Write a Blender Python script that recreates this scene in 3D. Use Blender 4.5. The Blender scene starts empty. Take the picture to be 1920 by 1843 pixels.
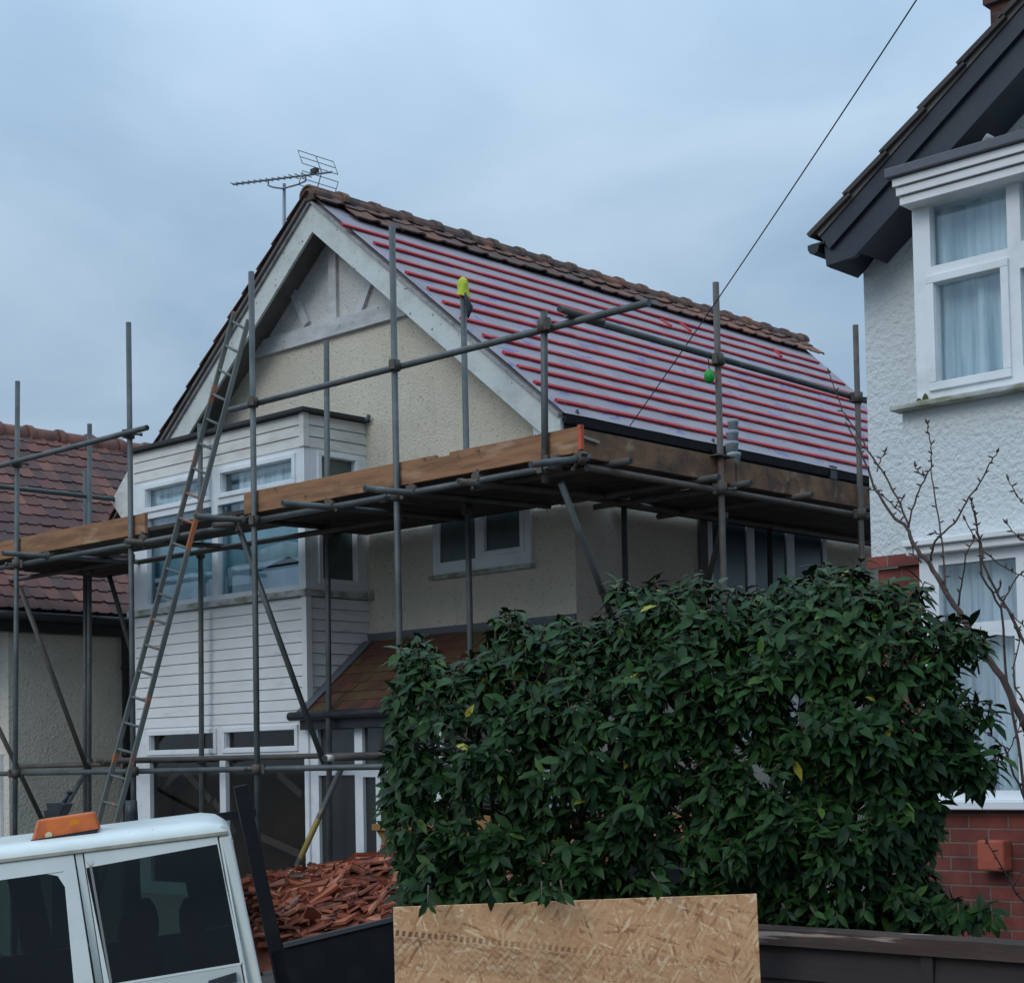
import bpy, math, random
from mathutils import Vector, Matrix, noise as mnoise
random.seed(7)
V = Vector
sc = bpy.context.scene
col = sc.collection

# ------------------------------------------------------------------ camera
F, PX, PY, WID, HEI = 3148.97, 960.0, 1298.22, 1920.0, 1843.0
yaw, pit, rol = math.radians(43.15056), math.radians(2.36786), 0.0198795
EYE = V((0, 0, 1.75))
_fh = V((-math.sin(yaw), math.cos(yaw), 0)); _r = V((math.cos(yaw), math.sin(yaw), 0)); Z = V((0, 0, 1))
FW = _fh*math.cos(pit) + Z*math.sin(pit)
_u = -_fh*math.sin(pit) + Z*math.cos(pit)
CR = _r*math.cos(rol) - _u*math.sin(rol)
CU = _r*math.sin(rol) + _u*math.cos(rol)
cd = bpy.data.cameras.new('camera'); cam = bpy.data.objects.new('camera', cd); col.objects.link(cam)
m = Matrix((CR, CU, -FW)).transposed().to_4x4(); m.translation = EYE
cam.matrix_world = m
cd.sensor_fit = 'HORIZONTAL'; cd.sensor_width = 36; cd.lens = F/WID*36
cd.shift_y = (PY-HEI/2)/WID; cd.clip_start = .05; cd.clip_end = 2000
sc.camera = cam

# ------------------------------------------------------------------ world, sun, exposure
SUN_EL, SUN_AZ = math.radians(34), math.radians(176)     # azimuth from +Y clockwise
w = bpy.data.worlds.new('World'); sc.world = w; w.use_nodes = True
nt = w.node_tree; N = nt.nodes; L = nt.links; N.clear()
out = N.new('ShaderNodeOutputWorld'); bg = N.new('ShaderNodeBackground'); bg.inputs['Strength'].default_value = .1
sky = N.new('ShaderNodeTexSky'); sky.sky_type = 'NISHITA'; sky.sun_disc = False
sky.sun_elevation = SUN_EL; sky.sun_rotation = SUN_AZ
tc = N.new('ShaderNodeTexCoord'); sp = N.new('ShaderNodeSeparateXYZ'); L.new(tc.outputs['Generated'], sp.inputs[0])
# cloud deck: project the direction on a flat layer, two scales of noise
zc = N.new('ShaderNodeMath'); zc.operation = 'ADD'; zc.inputs[1].default_value = .22; L.new(sp.outputs['Z'], zc.inputs[0])
dv = N.new('ShaderNodeVectorMath'); dv.operation = 'DIVIDE'
cb = N.new('ShaderNodeCombineXYZ'); 
for i in range(3): L.new(zc.outputs[0], cb.inputs[i])
L.new(tc.outputs['Generated'], dv.inputs[0]); L.new(cb.outputs[0], dv.inputs[1])
nz = N.new('ShaderNodeTexNoise'); nz.inputs['Scale'].default_value = 1.9; nz.inputs['Detail'].default_value = 7; nz.inputs['Roughness'].default_value = .5
nz.inputs['Distortion'].default_value = .5
L.new(dv.outputs[0], nz.inputs['Vector'])
cr = N.new('ShaderNodeValToRGB'); L.new(nz.outputs['Fac'], cr.inputs[0])
cr.color_ramp.elements[0].position = .30; cr.color_ramp.elements[0].color = (2.70, 3.98, 5.45, 1)
cr.color_ramp.elements[1].position = .72; cr.color_ramp.elements[1].color = (4.65, 5.95, 7.3, 1)
# overcast luminance rises towards the zenith
gr = N.new('ShaderNodeMapRange'); gr.inputs['From Min'].default_value = 0; gr.inputs['From Max'].default_value = 1
gr.inputs['To Min'].default_value = .93; gr.inputs['To Max'].default_value = 2.6; gr.interpolation_type = 'SMOOTHERSTEP'; L.new(sp.outputs['Z'], gr.inputs['Value'])
ml = N.new('ShaderNodeVectorMath'); ml.operation = 'SCALE'; L.new(cr.outputs[0], ml.inputs[0]); L.new(gr.outputs[0], ml.inputs['Scale'])
mx = N.new('ShaderNodeMixRGB'); mx.inputs[0].default_value = .9; L.new(sky.outputs[0], mx.inputs[1]); L.new(ml.outputs[0], mx.inputs[2])
L.new(mx.outputs[0], bg.inputs['Color']); L.new(bg.outputs[0], out.inputs[0])
sd = bpy.data.lights.new('sun', 'SUN'); sd.energy = .8; sd.angle = math.radians(30); sd.color = (1, .94, .86)
so = bpy.data.objects.new('sun', sd); col.objects.link(so)
_sd = V((math.sin(SUN_AZ)*math.cos(SUN_EL), math.cos(SUN_AZ)*math.cos(SUN_EL), math.sin(SUN_EL)))
so.rotation_euler = _sd.to_track_quat('Z', 'Y').to_euler()
sc.view_settings.view_transform = 'Standard'; sc.view_settings.look = 'None'; sc.view_settings.gamma = 1
sc.view_settings.exposure = 0.0; sc.view_settings.use_curve_mapping = False

# ------------------------------------------------------------------ surveying helper: where a sight line meets a wall / roof / post plane
def sight(u, v): return CR*((u-PX)/F) + CU*((PY-v)/F) + FW
def at(u, v, x=None, y=None, z=None, d=None):
    r = sight(u, v)
    if x is not None: t = (x-EYE.x)/r.x
    elif y is not None: t = (y-EYE.y)/r.y
    elif z is not None: t = (z-EYE.z)/r.z
    else: t = d
    return EYE + r*t
def onp(u, v, p0, n):
    r = sight(u, v); return EYE + r*((p0-EYE).dot(n)/r.dot(n))

# ------------------------------------------------------------------ materials
def mat(name, base=(.5, .5, .5), rough=.8, metal=0., spec=.5, noise=None, noise2=None, bump=None, rnd=None, wave=None, stain=None, coat=0, coords='Object'):
    """noise: (scale, colour2, lo, hi[, stretch])  noise2 the same over it; bump: list of (kind, scale, strength, dist);
    rnd: (colour list) picked by the face attribute 'rnd'"""
    M = bpy.data.materials.new(name); M.use_nodes = True
    nt = M.node_tree; N = nt.nodes; L = nt.links
    b = N['Principled BSDF']; b.inputs['Roughness'].default_value = rough; b.inputs['Metallic'].default_value = metal
    b.inputs['Specular IOR Level'].default_value = spec
    if coat: b.inputs['Coat Weight'].default_value = coat; b.inputs['Coat Roughness'].default_value = .08
    tc = N.new('ShaderNodeTexCoord').outputs[coords]
    def mapped(st):
        if not st: return tc
        mp = N.new('ShaderNodeMapping'); mp.inputs['Scale'].default_value = st; L.new(tc, mp.inputs[0]); return mp.outputs[0]
    c = N.new('ShaderNodeRGB'); c.outputs[0].default_value = (*base, 1); cur = c.outputs[0]
    if rnd:
        a = N.new('ShaderNodeAttribute'); a.attribute_name = 'rnd'
        r = N.new('ShaderNodeValToRGB'); r.color_ramp.interpolation = 'LINEAR'
        e = r.color_ramp.elements
        while len(e) < len(rnd): e.new(.5)
        for i, cc in enumerate(rnd): e[i].position = i/(len(rnd)-1); e[i].color = (*cc, 1)
        L.new(a.outputs['Fac'], r.inputs[0]); cur = r.outputs[0]
    for nn in (noise, noise2, stain):
        if not nn: continue
        s, c2, lo, hi = nn[:4]; st = nn[4] if len(nn) > 4 else None
        n = N.new('ShaderNodeTexNoise'); n.inputs['Scale'].default_value = s; n.inputs['Detail'].default_value = 6; n.inputs['Roughness'].default_value = .62
        L.new(mapped(st), n.inputs['Vector'])
        mr = N.new('ShaderNodeMapRange'); mr.inputs['From Min'].default_value = lo; mr.inputs['From Max'].default_value = hi; L.new(n.outputs['Fac'], mr.inputs['Value'])
        x = N.new('ShaderNodeMixRGB'); L.new(mr.outputs[0], x.inputs[0]); L.new(cur, x.inputs[1]); x.inputs[2].default_value = (*c2, 1); cur = x.outputs[0]
    L.new(cur, b.inputs['Base Color'])
    prev = None
    for bb in (bump or []):
        kind, s, stg, dist = bb[:4]; st = bb[4] if len(bb) > 4 else None
        if kind == 'v':
            n = N.new('ShaderNodeTexVoronoi'); n.inputs['Scale'].default_value = s; n.feature = 'SMOOTH_F1'; o = n.outputs['Distance']
        else:
            n = N.new('ShaderNodeTexNoise'); n.inputs['Scale'].default_value = s; n.inputs['Detail'].default_value = 4; o = n.outputs['Fac']
        L.new(mapped(st), n.inputs['Vector'])
        bp = N.new('ShaderNodeBump'); bp.inputs['Strength'].default_value = stg; bp.inputs['Distance'].default_value = dist
        bp.invert = (kind == 'v'); L.new(o, bp.inputs['Height'])
        if prev: L.new(prev, bp.inputs['Normal'])
        prev = bp.outputs[0]
    if prev: L.new(prev, b.inputs['Normal'])
    M['_c'] = 1
    return M

MT = {}
MT['cream'] = mat('cream_pebbledash', (.63, .58, .475), .95, noise=(1.3, (.52, .48, .40), .4, .75), noise2=(40, (.24, .22, .17), .585, .70),
                  stain=(2.2, (.36, .35, .29), .60, .85, (1, 1, .25)), bump=[('n', 52, .8, .014), ('n', 110, .5, .008)])
MT['gable_white'] = mat('pale_gable_render', (.62, .62, .60), .95, noise=(2.5, (.50, .50, .49), .4, .7), noise2=(40, (.28, .27, .25), .60, .72), bump=[('n', 42, .9, .018)])
MT['white_render'] = mat('white_roughcast', (.64, .69, .70), .93, noise=(1.6, (.62, .66, .68), .42, .8), noise2=(26, (.50, .54, .57), .62, .78),
                  bump=[('n', 30, .9, .022), ('n', 75, .5, .008)])
MT['grey_render'] = mat('grey_roughcast', (.74, .69, .60), .95, noise=(1.2, (.60, .57, .50), .38, .7), noise2=(30, (.24, .22, .19), .58, .74), bump=[('n', 34, .9, .02), ('n', 80, .5, .008)])
MT['pvc'] = mat('white_upvc', (.78, .81, .83), .38, noise=(3, (.58, .60, .62), .5, .8), noise2=(1.4, (.46, .48, .45), .62, .9, (1, 1, 3)))
MT['clad'] = mat('white_cladding', (.78, .79, .80), .5, noise=(2.2, (.66, .67, .68), .42, .75), noise2=(5, (.40, .42, .40), .6, .85, (.4, .4, 3)))
MT['clad_fascia'] = mat('cream_cladding', (.70, .69, .65), .55, noise=(3, (.48, .45, .40), .45, .8, (1, 1, 4)))
MT['timber_white'] = mat('flaking_white_timber', (.58, .62, .60), .75, noise=(5, (.47, .50, .48), .45, .7), noise2=(17, (.13, .125, .11), .635, .66), bump=[('n', 30, .4, .01)])
MT['timber_gable'] = mat('grey_white_timber', (.60, .61, .62), .8, noise=(9, (.40, .41, .42), .4, .7, (.3, 1, 1)), noise2=(24, (.20, .19, .18), .64, .68), bump=[('n', 30, .4, .01)])
MT['soffit'] = mat('sooty_soffit', (.17, .16, .15), .9, noise=(5, (.11, .10, .10), .4, .7))
MT['mortar'] = mat('verge_mortar', (.34, .33, .33), .95, noise=(14, (.20, .19, .19), .42, .68), bump=[('n', 40, .8, .01)])
MT['lead'] = mat('lead', (.10, .11, .13), .65, noise=(6, (.10, .105, .12), .4, .7), bump=[('n', 20, .4, .01)])
MT['black'] = mat('black_plastic', (.018, .02, .026), .45, noise=(9, (.035, .037, .04), .5, .8))
MT['navy'] = mat('dark_painted_timber', (.020, .026, .042), .5, noise=(7, (.032, .038, .05), .45, .75), bump=[('n', 40, .2, .004)])
MT['felt_roof'] = mat('roofing_felt', (.035, .036, .04), .9, noise=(12, (.06, .06, .06), .5, .8))
MT['glass_dark'] = mat('dark_glass', (.030, .036, .036), .12, spec=.6, noise=(1.5, (.05, .045, .038), .4, .8), noise2=(2.5, (.10, .09, .085), .66, .76, (1, 1, .4)))
MT['glass_obscure'] = mat('obscured_glass', (.07, .10, .10), .3, spec=.8, noise=(3, (.03, .05, .045), .4, .7))
MT['glass_teal'] = mat('teal_glass', (.028, .065, .075), .25, spec=.6, noise=(2, (.02, .045, .055), .4, .7))
MT['steel'] = mat('galvanised_tube', (.115, .125, .125), .55, metal=.3, noise=(4, (.065, .075, .075), .4, .68), noise2=(7, (.20, .20, .19), .60, .78), stain=(4.5, (.17, .085, .045), .63, .72))
MT['steel_rusty'] = mat('rusty_tube', (.13, .115, .10), .7, metal=.25, noise=(5, (.075, .07, .065), .4, .68), noise2=(6, (.19, .09, .05), .56, .75))
MT['coupler'] = mat('forged_coupler', (.10, .095, .085), .7, metal=.4, noise=(20, (.17, .09, .05), .5, .75))
MT['yellow_tube'] = mat('yellow_banded_tube', (.10, .10, .10), .6, metal=.2, noise=(2.6, (.32, .23, .06), .52, .56))
MT['toe_new'] = mat('orange_brown_board', (.31, .155, .075), .9, noise=(3.5, (.19, .095, .05), .42, .62, (.6, 1, 6)), noise2=(4, (.40, .25, .155), .56, .70, (.5, 1, 2)), stain=(8, (.06, .04, .03), .62, .72), bump=[('n', 25, .3, .006, (.15, 1, 1))])
MT['toe_old'] = mat('weathered_board', (.235, .125, .068), .9, noise=(3.2, (.10, .066, .045), .42, .6), noise2=(5, (.32, .23, .15), .58, .68), stain=(7, (.045, .035, .03), .60, .70), bump=[('n', 30, .5, .008, (1, .15, 1))])
MT['deck'] = mat('scaffold_board', (.060, .044, .034), .9, noise=(3, (.032, .024, .020), .4, .65), noise2=(7, (.11, .09, .075), .63, .8), bump=[('n', 30, .3, .006)])
MT['ladder'] = mat('weathered_ladder', (.12, .13, .12), .75, noise=(2.0, (.075, .085, .08), .4, .65, (1, 1, .5)), noise2=(2.3, (.34, .11, .04), .57, .62, (1, 1, .8)))
MT['batten'] = mat('red_batten', (.46, .035, .04), .85, noise=(8, (.30, .022, .03), .4, .7, (1, .2, 1)), noise2=(7, (.58, .17, .16), .56, .72, (1, .3, 1)), stain=(5, (.16, .03, .03), .66, .78, (1, .4, 1)))
MT['tiles_old'] = mat('clay_tiles', rnd=[(.085, .055, .045), (.14, .062, .045), (.21, .085, .05), (.10, .06, .055), (.25, .10, .06)], rough=.85,
                      noise=(5, (.06, .05, .045), .45, .72), noise2=(11, (.22, .15, .09), .64, .75), bump=[('n', 60, .3, .006)])
MT['tiles_left'] = mat('red_brown_clay_tiles', rnd=[(.075, .036, .032), (.12, .048, .038), (.19, .072, .05), (.09, .042, .038), (.25, .10, .065)], rough=.8,
                      noise=(1.2, (.07, .042, .04), .42, .68), noise2=(9, (.10, .075, .07), .58, .75), bump=[('n', 50, .3, .006)])
MT['tiles_porch'] = mat('porch_tiles', rnd=[(.06, .022, .017), (.085, .028, .020), (.11, .038, .022)], rough=.85, noise=(3.0, (.085, .062, .022), .44, .66), noise2=(9, (.06, .05, .02), .55, .75), bump=[('n', 40, .4, .008)])
MT['tiles_dark'] = mat('dark_roof_tiles', rnd=[(.05, .042, .04), (.075, .058, .05), (.06, .05, .048)], rough=.85, noise=(6, (.04, .036, .034), .45, .7))
MT['ridge_old'] = mat('ridge_tiles', (.155, .085, .06), .88, noise=(1.4, (.26, .11, .06), .47, .62), noise2=(7, (.055, .05, .045), .44, .62), stain=(12, (.23, .18, .12), .66, .76), bump=[('n', 40, .4, .008)])
MT['osb'] = None
MT['terracotta'] = mat('terracotta', (.42, .10, .055), .8, noise=(9, (.30, .07, .04), .4, .7))
MT['fence'] = mat('dark_brown_fence', (.026, .018, .017), .8, noise=(4, (.016, .012, .012), .4, .7, (.2, 1, 1)), bump=[('n', 40, .4, .006, (.1, 1, 1))])
MT['fence_rail'] = mat('weathered_fence_rail', (.046, .030, .024), .9, noise=(5, (.085, .055, .042), .5, .68, (.25, 1, 3)), noise2=(8, (.30, .24, .20), .585, .63, (.14, 1, 3)), stain=(4, (.07, .09, .025), .62, .72), bump=[('n', 30, .5, .008, (.1, 1, 1))])
MT['truck_white'] = mat('white_truck_paint', (.70, .735, .70), .38, noise=(3, (.60, .64, .61), .42, .75), noise2=(14, (.40, .35, .27), .66, .76), coat=.2)
MT['truck_black'] = mat('matt_black_steel', (.007, .008, .011), .6, spec=.25, noise=(8, (.013, .013, .015), .5, .7))
MT['rubber'] = mat('rubber', (.012, .012, .012), .7)
MT['seat'] = mat('dark_seat_cloth', (.015, .015, .018), .9)
MT['amber'] = mat('amber_lens', (.60, .13, .012), .3, spec=.4, noise=(7, (.36, .06, .008), .4, .7))
MT['amber_hot'] = mat('amber_reflector', (.80, .24, .015), .2)
MT['cream_cap'] = mat('cream_cap', (.72, .62, .36), .5)
MT['rubble'] = mat('broken_tiles', rnd=[(.17, .055, .035), (.30, .085, .045), (.42, .12, .055), (.24, .075, .045), (.48, .17, .09), (.20, .12, .09)], rough=.9, noise=(9, (.10, .045, .035), .5, .75), bump=[('n', 60, .4, .006)])
MT['skip_yellow'] = mat('rusty_yellow_skip', (.27, .145, .04), .7, noise=(4, (.20, .08, .03), .46, .66))
MT['bucket'] = mat('pale_grey_plastic', (.36, .41, .45), .6, noise=(14, (.27, .31, .34), .45, .7))
MT['hivis'] = mat('yellow_fabric', (.46, .53, .05), .8, noise=(20, (.42, .50, .03), .45, .7), bump=[('n', 40, .6, .01)])
MT['green_plastic'] = mat('green_plastic', (.012, .36, .045), .4, noise=(12, (.01, .25, .03), .5, .7))
MT['dark_cloth'] = mat('dark_cloth', (.03, .035, .05), .9)
MT['bark'] = mat('twig_bark', (.10, .065, .055), .85, noise=(14, (.055, .038, .035), .42, .66), noise2=(9, (.17, .13, .09), .6, .75))
MT['stem'] = mat('hedge_stem', (.07, .05, .03), .9)
MT['alu'] = mat('grey_aluminium', (.20, .22, .25), .45, metal=.6)
MT['wire'] = mat('cable_sheath', (.02, .021, .025), .6)
MT['tape'] = mat('white_tape', (.75, .73, .66), .7)
MT['redtag'] = mat('red_orange_paint', (.52, .10, .05), .8, noise=(20, (.25, .05, .03), .5, .7))
MT['ground'] = mat('rough_ground', (.09, .082, .072), .95, noise=(.7, (.055, .052, .05), .4, .7), noise2=(30, (.16, .15, .13), .6, .8), bump=[('n', 25, .6, .03)])
MT['net'] = mat('net_curtain', (.80, .86, .88), .95, noise=(4, (.40, .52, .58), .42, .62, (4, 4, .22)))  # stretched noise paints the shade of the folds as darker vertical streaks
MT['net2'] = mat('lace_curtain', (.76, .80, .82), .95, noise=(4, (.40, .45, .50), .42, .62, (5, 5, .2)), noise2=(4, (.20, .15, .13), .69, .8, (6, 6, .5)))  # first noise is fold shade put into the colour, second the lace pattern
MT['blind'] = mat('blue_room_cloth', (.26, .44, .50), .9, noise=(2, (.15, .30, .36), .4, .7))
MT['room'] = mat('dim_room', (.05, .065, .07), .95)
MT['bed'] = mat('pale_sheet', (.62, .74, .78), .9, noise=(3, (.30, .42, .48), .4, .7))
MT['cable_red'] = MT['redtag']

def glass_mat(name, fac, tint=(1, 1, 1)):
    M = bpy.data.materials.new(name); M.use_nodes = True; nt = M.node_tree; N = nt.nodes; L = nt.links; N.clear()
    o = N.new('ShaderNodeOutputMaterial'); mxx = N.new('ShaderNodeMixShader'); t = N.new('ShaderNodeBsdfTransparent'); g = N.new('ShaderNodeBsdfGlossy')
    t.inputs[0].default_value = (*tint, 1); g.inputs['Roughness'].default_value = .03
    lf = N.new('ShaderNodeLayerWeight'); lf.inputs['Blend'].default_value = .5
    lw = N.new('ShaderNodeMath'); lw.operation = 'POWER'; lw.inputs[1].default_value = 3.6; L.new(lf.outputs['Facing'], lw.inputs[0])
    ad = N.new('ShaderNodeMath'); ad.operation = 'ADD'; ad.inputs[1].default_value = fac; L.new(lw.outputs[0], ad.inputs[0])
    L.new(ad.outputs[0], mxx.inputs[0]); L.new(t.outputs[0], mxx.inputs[1]); L.new(g.outputs[0], mxx.inputs[2]); L.new(mxx.outputs[0], o.inputs[0])
    return M
MT['glass'] = glass_mat('window_glass', .09, (.90, .95, .97))
MT['glass_low'] = glass_mat('dim_window_glass', .03, (.60, .58, .56))
MT['glass_car'] = glass_mat('tinted_car_glass', .03, (.19, .26, .245))

def brick_mat(name, c1, c2, mortar):
    M = bpy.data.materials.new(name); M.use_nodes = True; nt = M.node_tree; N = nt.nodes; L = nt.links; b = N['Principled BSDF']; b.inputs['Roughness'].default_value = .9
    tcn = N.new('ShaderNodeTexCoord'); s = N.new('ShaderNodeSeparateXYZ'); L.new(tcn.outputs['Object'], s.inputs[0])
    a = N.new('ShaderNodeMath'); a.operation = 'ADD'; L.new(s.outputs['X'], a.inputs[0]); L.new(s.outputs['Y'], a.inputs[1])
    c = N.new('ShaderNodeCombineXYZ'); L.new(a.outputs[0], c.inputs[0]); L.new(s.outputs['Z'], c.inputs[1])
    br = N.new('ShaderNodeTexBrick'); L.new(c.outputs[0], br.inputs['Vector'])
    br.inputs['Color1'].default_value = (*c1, 1); br.inputs['Color2'].default_value = (*c2, 1); br.inputs['Mortar'].default_value = (*mortar, 1)
    br.inputs['Scale'].default_value = 1; br.inputs['Brick Width'].default_value = .225; br.inputs['Row Height'].default_value = .075
    br.inputs['Mortar Size'].default_value = .006; br.inputs['Mortar Smooth'].default_value = .3
    n = N.new('ShaderNodeTexNoise'); n.inputs['Scale'].default_value = 9; n.inputs['Detail'].default_value = 6; L.new(tcn.outputs['Object'], n.inputs['Vector'])
    x = N.new('ShaderNodeMixRGB'); x.blend_type = 'MULTIPLY'; x.inputs[0].default_value = .7; L.new(br.outputs['Color'], x.inputs[1])
    r = N.new('ShaderNodeMapRange'); r.inputs['From Min'].default_value = .3; r.inputs['From Max'].default_value = .7; r.inputs['To Min'].default_value = .55; r.inputs['To Max'].default_value = 1.2
    L.new(n.outputs['Fac'], r.inputs['Value']); L.new(r.outputs[0], x.inputs[2]); L.new(x.outputs[0], b.inputs['Base Color'])
    bp = N.new('ShaderNodeBump'); bp.inputs['Distance'].default_value = .012; bp.inputs['Strength'].default_value = .8; bp.invert = True
    L.new(br.outputs['Fac'], bp.inputs['Height']); bp2 = N.new('ShaderNodeBump'); bp2.inputs['Distance'].default_value = .005; L.new(n.outputs['Fac'], bp2.inputs['Height']); L.new(bp.outputs[0], bp2.inputs['Normal'])
    L.new(bp2.outputs[0], b.inputs['Normal'])
    return M
MT['brick'] = brick_mat('red_brick', (.27, .068, .048), (.15, .042, .036), (.20, .14, .115))

def membrane_mat():
    M = mat('breather_membrane', (.325, .29, .315), .85, noise=(2.2, (.25, .225, .25), .4, .7), bump=[('n', 3.5, .5, .03), ('n', 11, .35, .012)])
    nt = M.node_tree; N = nt.nodes; L = nt.links; b = N['Principled BSDF']
    src = b.inputs['Base Color'].links[0].from_socket
    tcn = N.new('ShaderNodeTexCoord'); s = N.new('ShaderNodeSeparateXYZ'); L.new(tcn.outputs['Object'], s.inputs[0])
    # printed blue word-marks: short slanted strokes inside scattered cells
    def mth(op, a, bb=None, c=None):
        k = N.new('ShaderNodeMath'); k.operation = op
        for i, q in enumerate((a, bb, c)):
            if q is None: continue
            if isinstance(q, (int, float)): k.inputs[i].default_value = q
            else: L.new(q, k.inputs[i])
        return k.outputs[0]
    yy = s.outputs['Y']; zz = s.outputs['Z']
    cz = mth('FLOOR', mth('DIVIDE', zz, .21)); off = mth('MULTIPLY', mth('MODULO', mth('ADD', cz, 40), 2), .45)
    ys = mth('DIVIDE', mth('ADD', yy, off), .82); fy = mth('FRACT', ys); fz = mth('FRACT', mth('DIVIDE', zz, .21))
    inx = mth('MULTIPLY', mth('GREATER_THAN', fy, .30), mth('LESS_THAN', fy, .66))
    inz = mth('MULTIPLY', mth('GREATER_THAN', fz, .18), mth('LESS_THAN', fz, .55))
    nn = N.new('ShaderNodeTexNoise'); nn.inputs['Scale'].default_value = 17; nn.inputs['Detail'].default_value = 1.5
    mp = N.new('ShaderNodeMapping'); mp.inputs['Scale'].default_value = (1, .55, 1.6); mp.inputs['Rotation'].default_value = (.6, 0, 0); L.new(tcn.outputs['Object'], mp.inputs[0]); L.new(mp.outputs[0], nn.inputs['Vector'])
    st = mth('GREATER_THAN', nn.outputs['Fac'], .525)
    f = mth('MULTIPLY', mth('MULTIPLY', mth('MULTIPLY', inx, inz), st), .6)
    x = N.new('ShaderNodeMixRGB'); L.new(f, x.inputs[0]); L.new(src, x.inputs[1]); x.inputs[2].default_value = (.10, .11, .36, 1)
    L.new(x.outputs[0], b.inputs['Base Color'])
    return M
MT['membrane'] = membrane_mat()

def osb_mat():
    M = bpy.data.materials.new('oriented_strand_board'); M.use_nodes = True; nt = M.node_tree; N = nt.nodes; L = nt.links; b = N['Principled BSDF']; b.inputs['Roughness'].default_value = .75
    tcn = N.new('ShaderNodeTexCoord').outputs['Object']
    base = N.new('ShaderNodeRGB'); base.outputs[0].default_value = (.62, .335, .165, 1); cur = base.outputs[0]
    hs = None
    # layers of strands: long Voronoi cells turned to several angles, each flake with its own tone
    for i, (ang, sx, sz, thr) in enumerate([(.5, 20, 125, 0), (-.9, 21, 120, .45), (1.45, 19, 115, .55), (.05, 18, 110, .5), (-1.3, 22, 130, .6), (-.4, 16, 105, .62), (.95, 19, 120, .66)]):
        mp = N.new('ShaderNodeMapping'); mp.inputs['Rotation'].default_value = (0, ang, 0); mp.inputs['Location'].default_value = (i*.37, 0, i*.53); L.new(tcn, mp.inputs[0])
        wn = N.new('ShaderNodeTexNoise'); wn.inputs['Scale'].default_value = 9; L.new(mp.outputs[0], wn.inputs['Vector'])
        wv_ = N.new('ShaderNodeVectorMath'); wv_.operation = 'MULTIPLY_ADD'; wv_.inputs[1].default_value = (.010, .0, .010); L.new(wn.outputs['Color'], wv_.inputs[0]); L.new(mp.outputs[0], wv_.inputs[2])
        m2 = N.new('ShaderNodeMapping'); m2.inputs['Scale'].default_value = (sx, 1, sz); L.new(wv_.outputs[0], m2.inputs[0])
        vo = N.new('ShaderNodeTexVoronoi'); vo.inputs['Scale'].default_value = 1; L.new(m2.outputs[0], vo.inputs['Vector'])
        sc_ = N.new('ShaderNodeSeparateColor'); L.new(vo.outputs['Color'], sc_.inputs[0])
        rp = N.new('ShaderNodeValToRGB'); e = rp.color_ramp.elements
        cols = [(.30, .12, .05), (.52, .255, .115), (.62, .335, .165), (.66, .375, .19), (.58, .30, .14), (.74, .46, .25), (.86, .60, .37)]
        while len(e) < len(cols): e.new(.5)
        for k, c in enumerate(cols): e[k].position = (0, .10, .3, .5, .7, .88, 1)[k]; e[k].color = (*c, 1)
        L.new(sc_.outputs['Green'], rp.inputs[0])
        gt = N.new('ShaderNodeMath'); gt.operation = 'GREATER_THAN'; gt.inputs[1].default_value = thr; L.new(sc_.outputs['Red'], gt.inputs[0])
        gm = N.new('ShaderNodeMath'); gm.operation = 'MULTIPLY'; gm.inputs[1].default_value = .8; L.new(gt.outputs[0], gm.inputs[0])
        x = N.new('ShaderNodeMixRGB'); L.new(gm.outputs[0], x.inputs[0]); L.new(cur, x.inputs[1]); L.new(rp.outputs[0], x.inputs[2]); cur = x.outputs[0]
        hs = sc_.outputs['Green']
    # the tyre print: rows of small brown lugs below a slightly sagging line
    s = N.new('ShaderNodeSeparateXYZ'); L.new(tcn, s.inputs[0])
    def mth(op, a, bb=None):
        k = N.new('ShaderNodeMath'); k.operation = op
        for i, q in enumerate((a, bb)):
            if q is None: continue
            if isinstance(q, (int, float)): k.inputs[i].default_value = q
            else: L.new(q, k.inputs[i])
        return k.outputs[0]
    xx = s.outputs['X']; line = mth('SUBTRACT', mth('MULTIPLY', xx, -.135), .156)   # z of print's upper edge
    dd = mth('SUBTRACT', line, s.outputs['Z'])                                     # depth below the edge
    wob = N.new('ShaderNodeTexNoise'); wob.inputs['Scale'].default_value = 30; L.new(tcn, wob.inputs['Vector'])
    dd2 = mth('ADD', dd, mth('MULTIPLY', mth('SUBTRACT', wob.outputs['Fac'], .5), .012))
    lug = mth('GREATER_THAN', mth('SINE', mth('ADD', mth('MULTIPLY', xx, 300), mth('MULTIPLY', dd2, 60))), -.1)
    row1 = mth('MULTIPLY', mth('MULTIPLY', mth('GREATER_THAN', dd2, 0), mth('LESS_THAN', dd2, .018)), lug)
    zig = mth('ADD', dd2, mth('MULTIPLY', mth('SINE', mth('MULTIPLY', xx, 230)), .0055))
    rows = mth('GREATER_THAN', mth('SINE', mth('MULTIPLY', zig, 250)), .35)
    body = mth('MULTIPLY', mth('MULTIPLY', mth('GREATER_THAN', dd2, .022), mth('LESS_THAN', dd2, .125)), mth('ADD', mth('MULTIPLY', rows, .42), .20))
    pt = N.new('ShaderNodeTexNoise'); pt.inputs['Scale'].default_value = 8; pt.inputs['Detail'].default_value = 5; L.new(tcn, pt.inputs['Vector'])
    pr = N.new('ShaderNodeMapRange'); pr.inputs['From Min'].default_value = .35; pr.inputs['From Max'].default_value = .6; pr.inputs['To Min'].default_value = .25; L.new(pt.outputs['Fac'], pr.inputs['Value'])
    fade = N.new('ShaderNodeMapRange'); fade.inputs['From Min'].default_value = -.62; fade.inputs['From Max'].default_value = .42; fade.inputs['To Min'].default_value = 1; fade.inputs['To Max'].default_value = .35; L.new(xx, fade.inputs['Value'])
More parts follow.
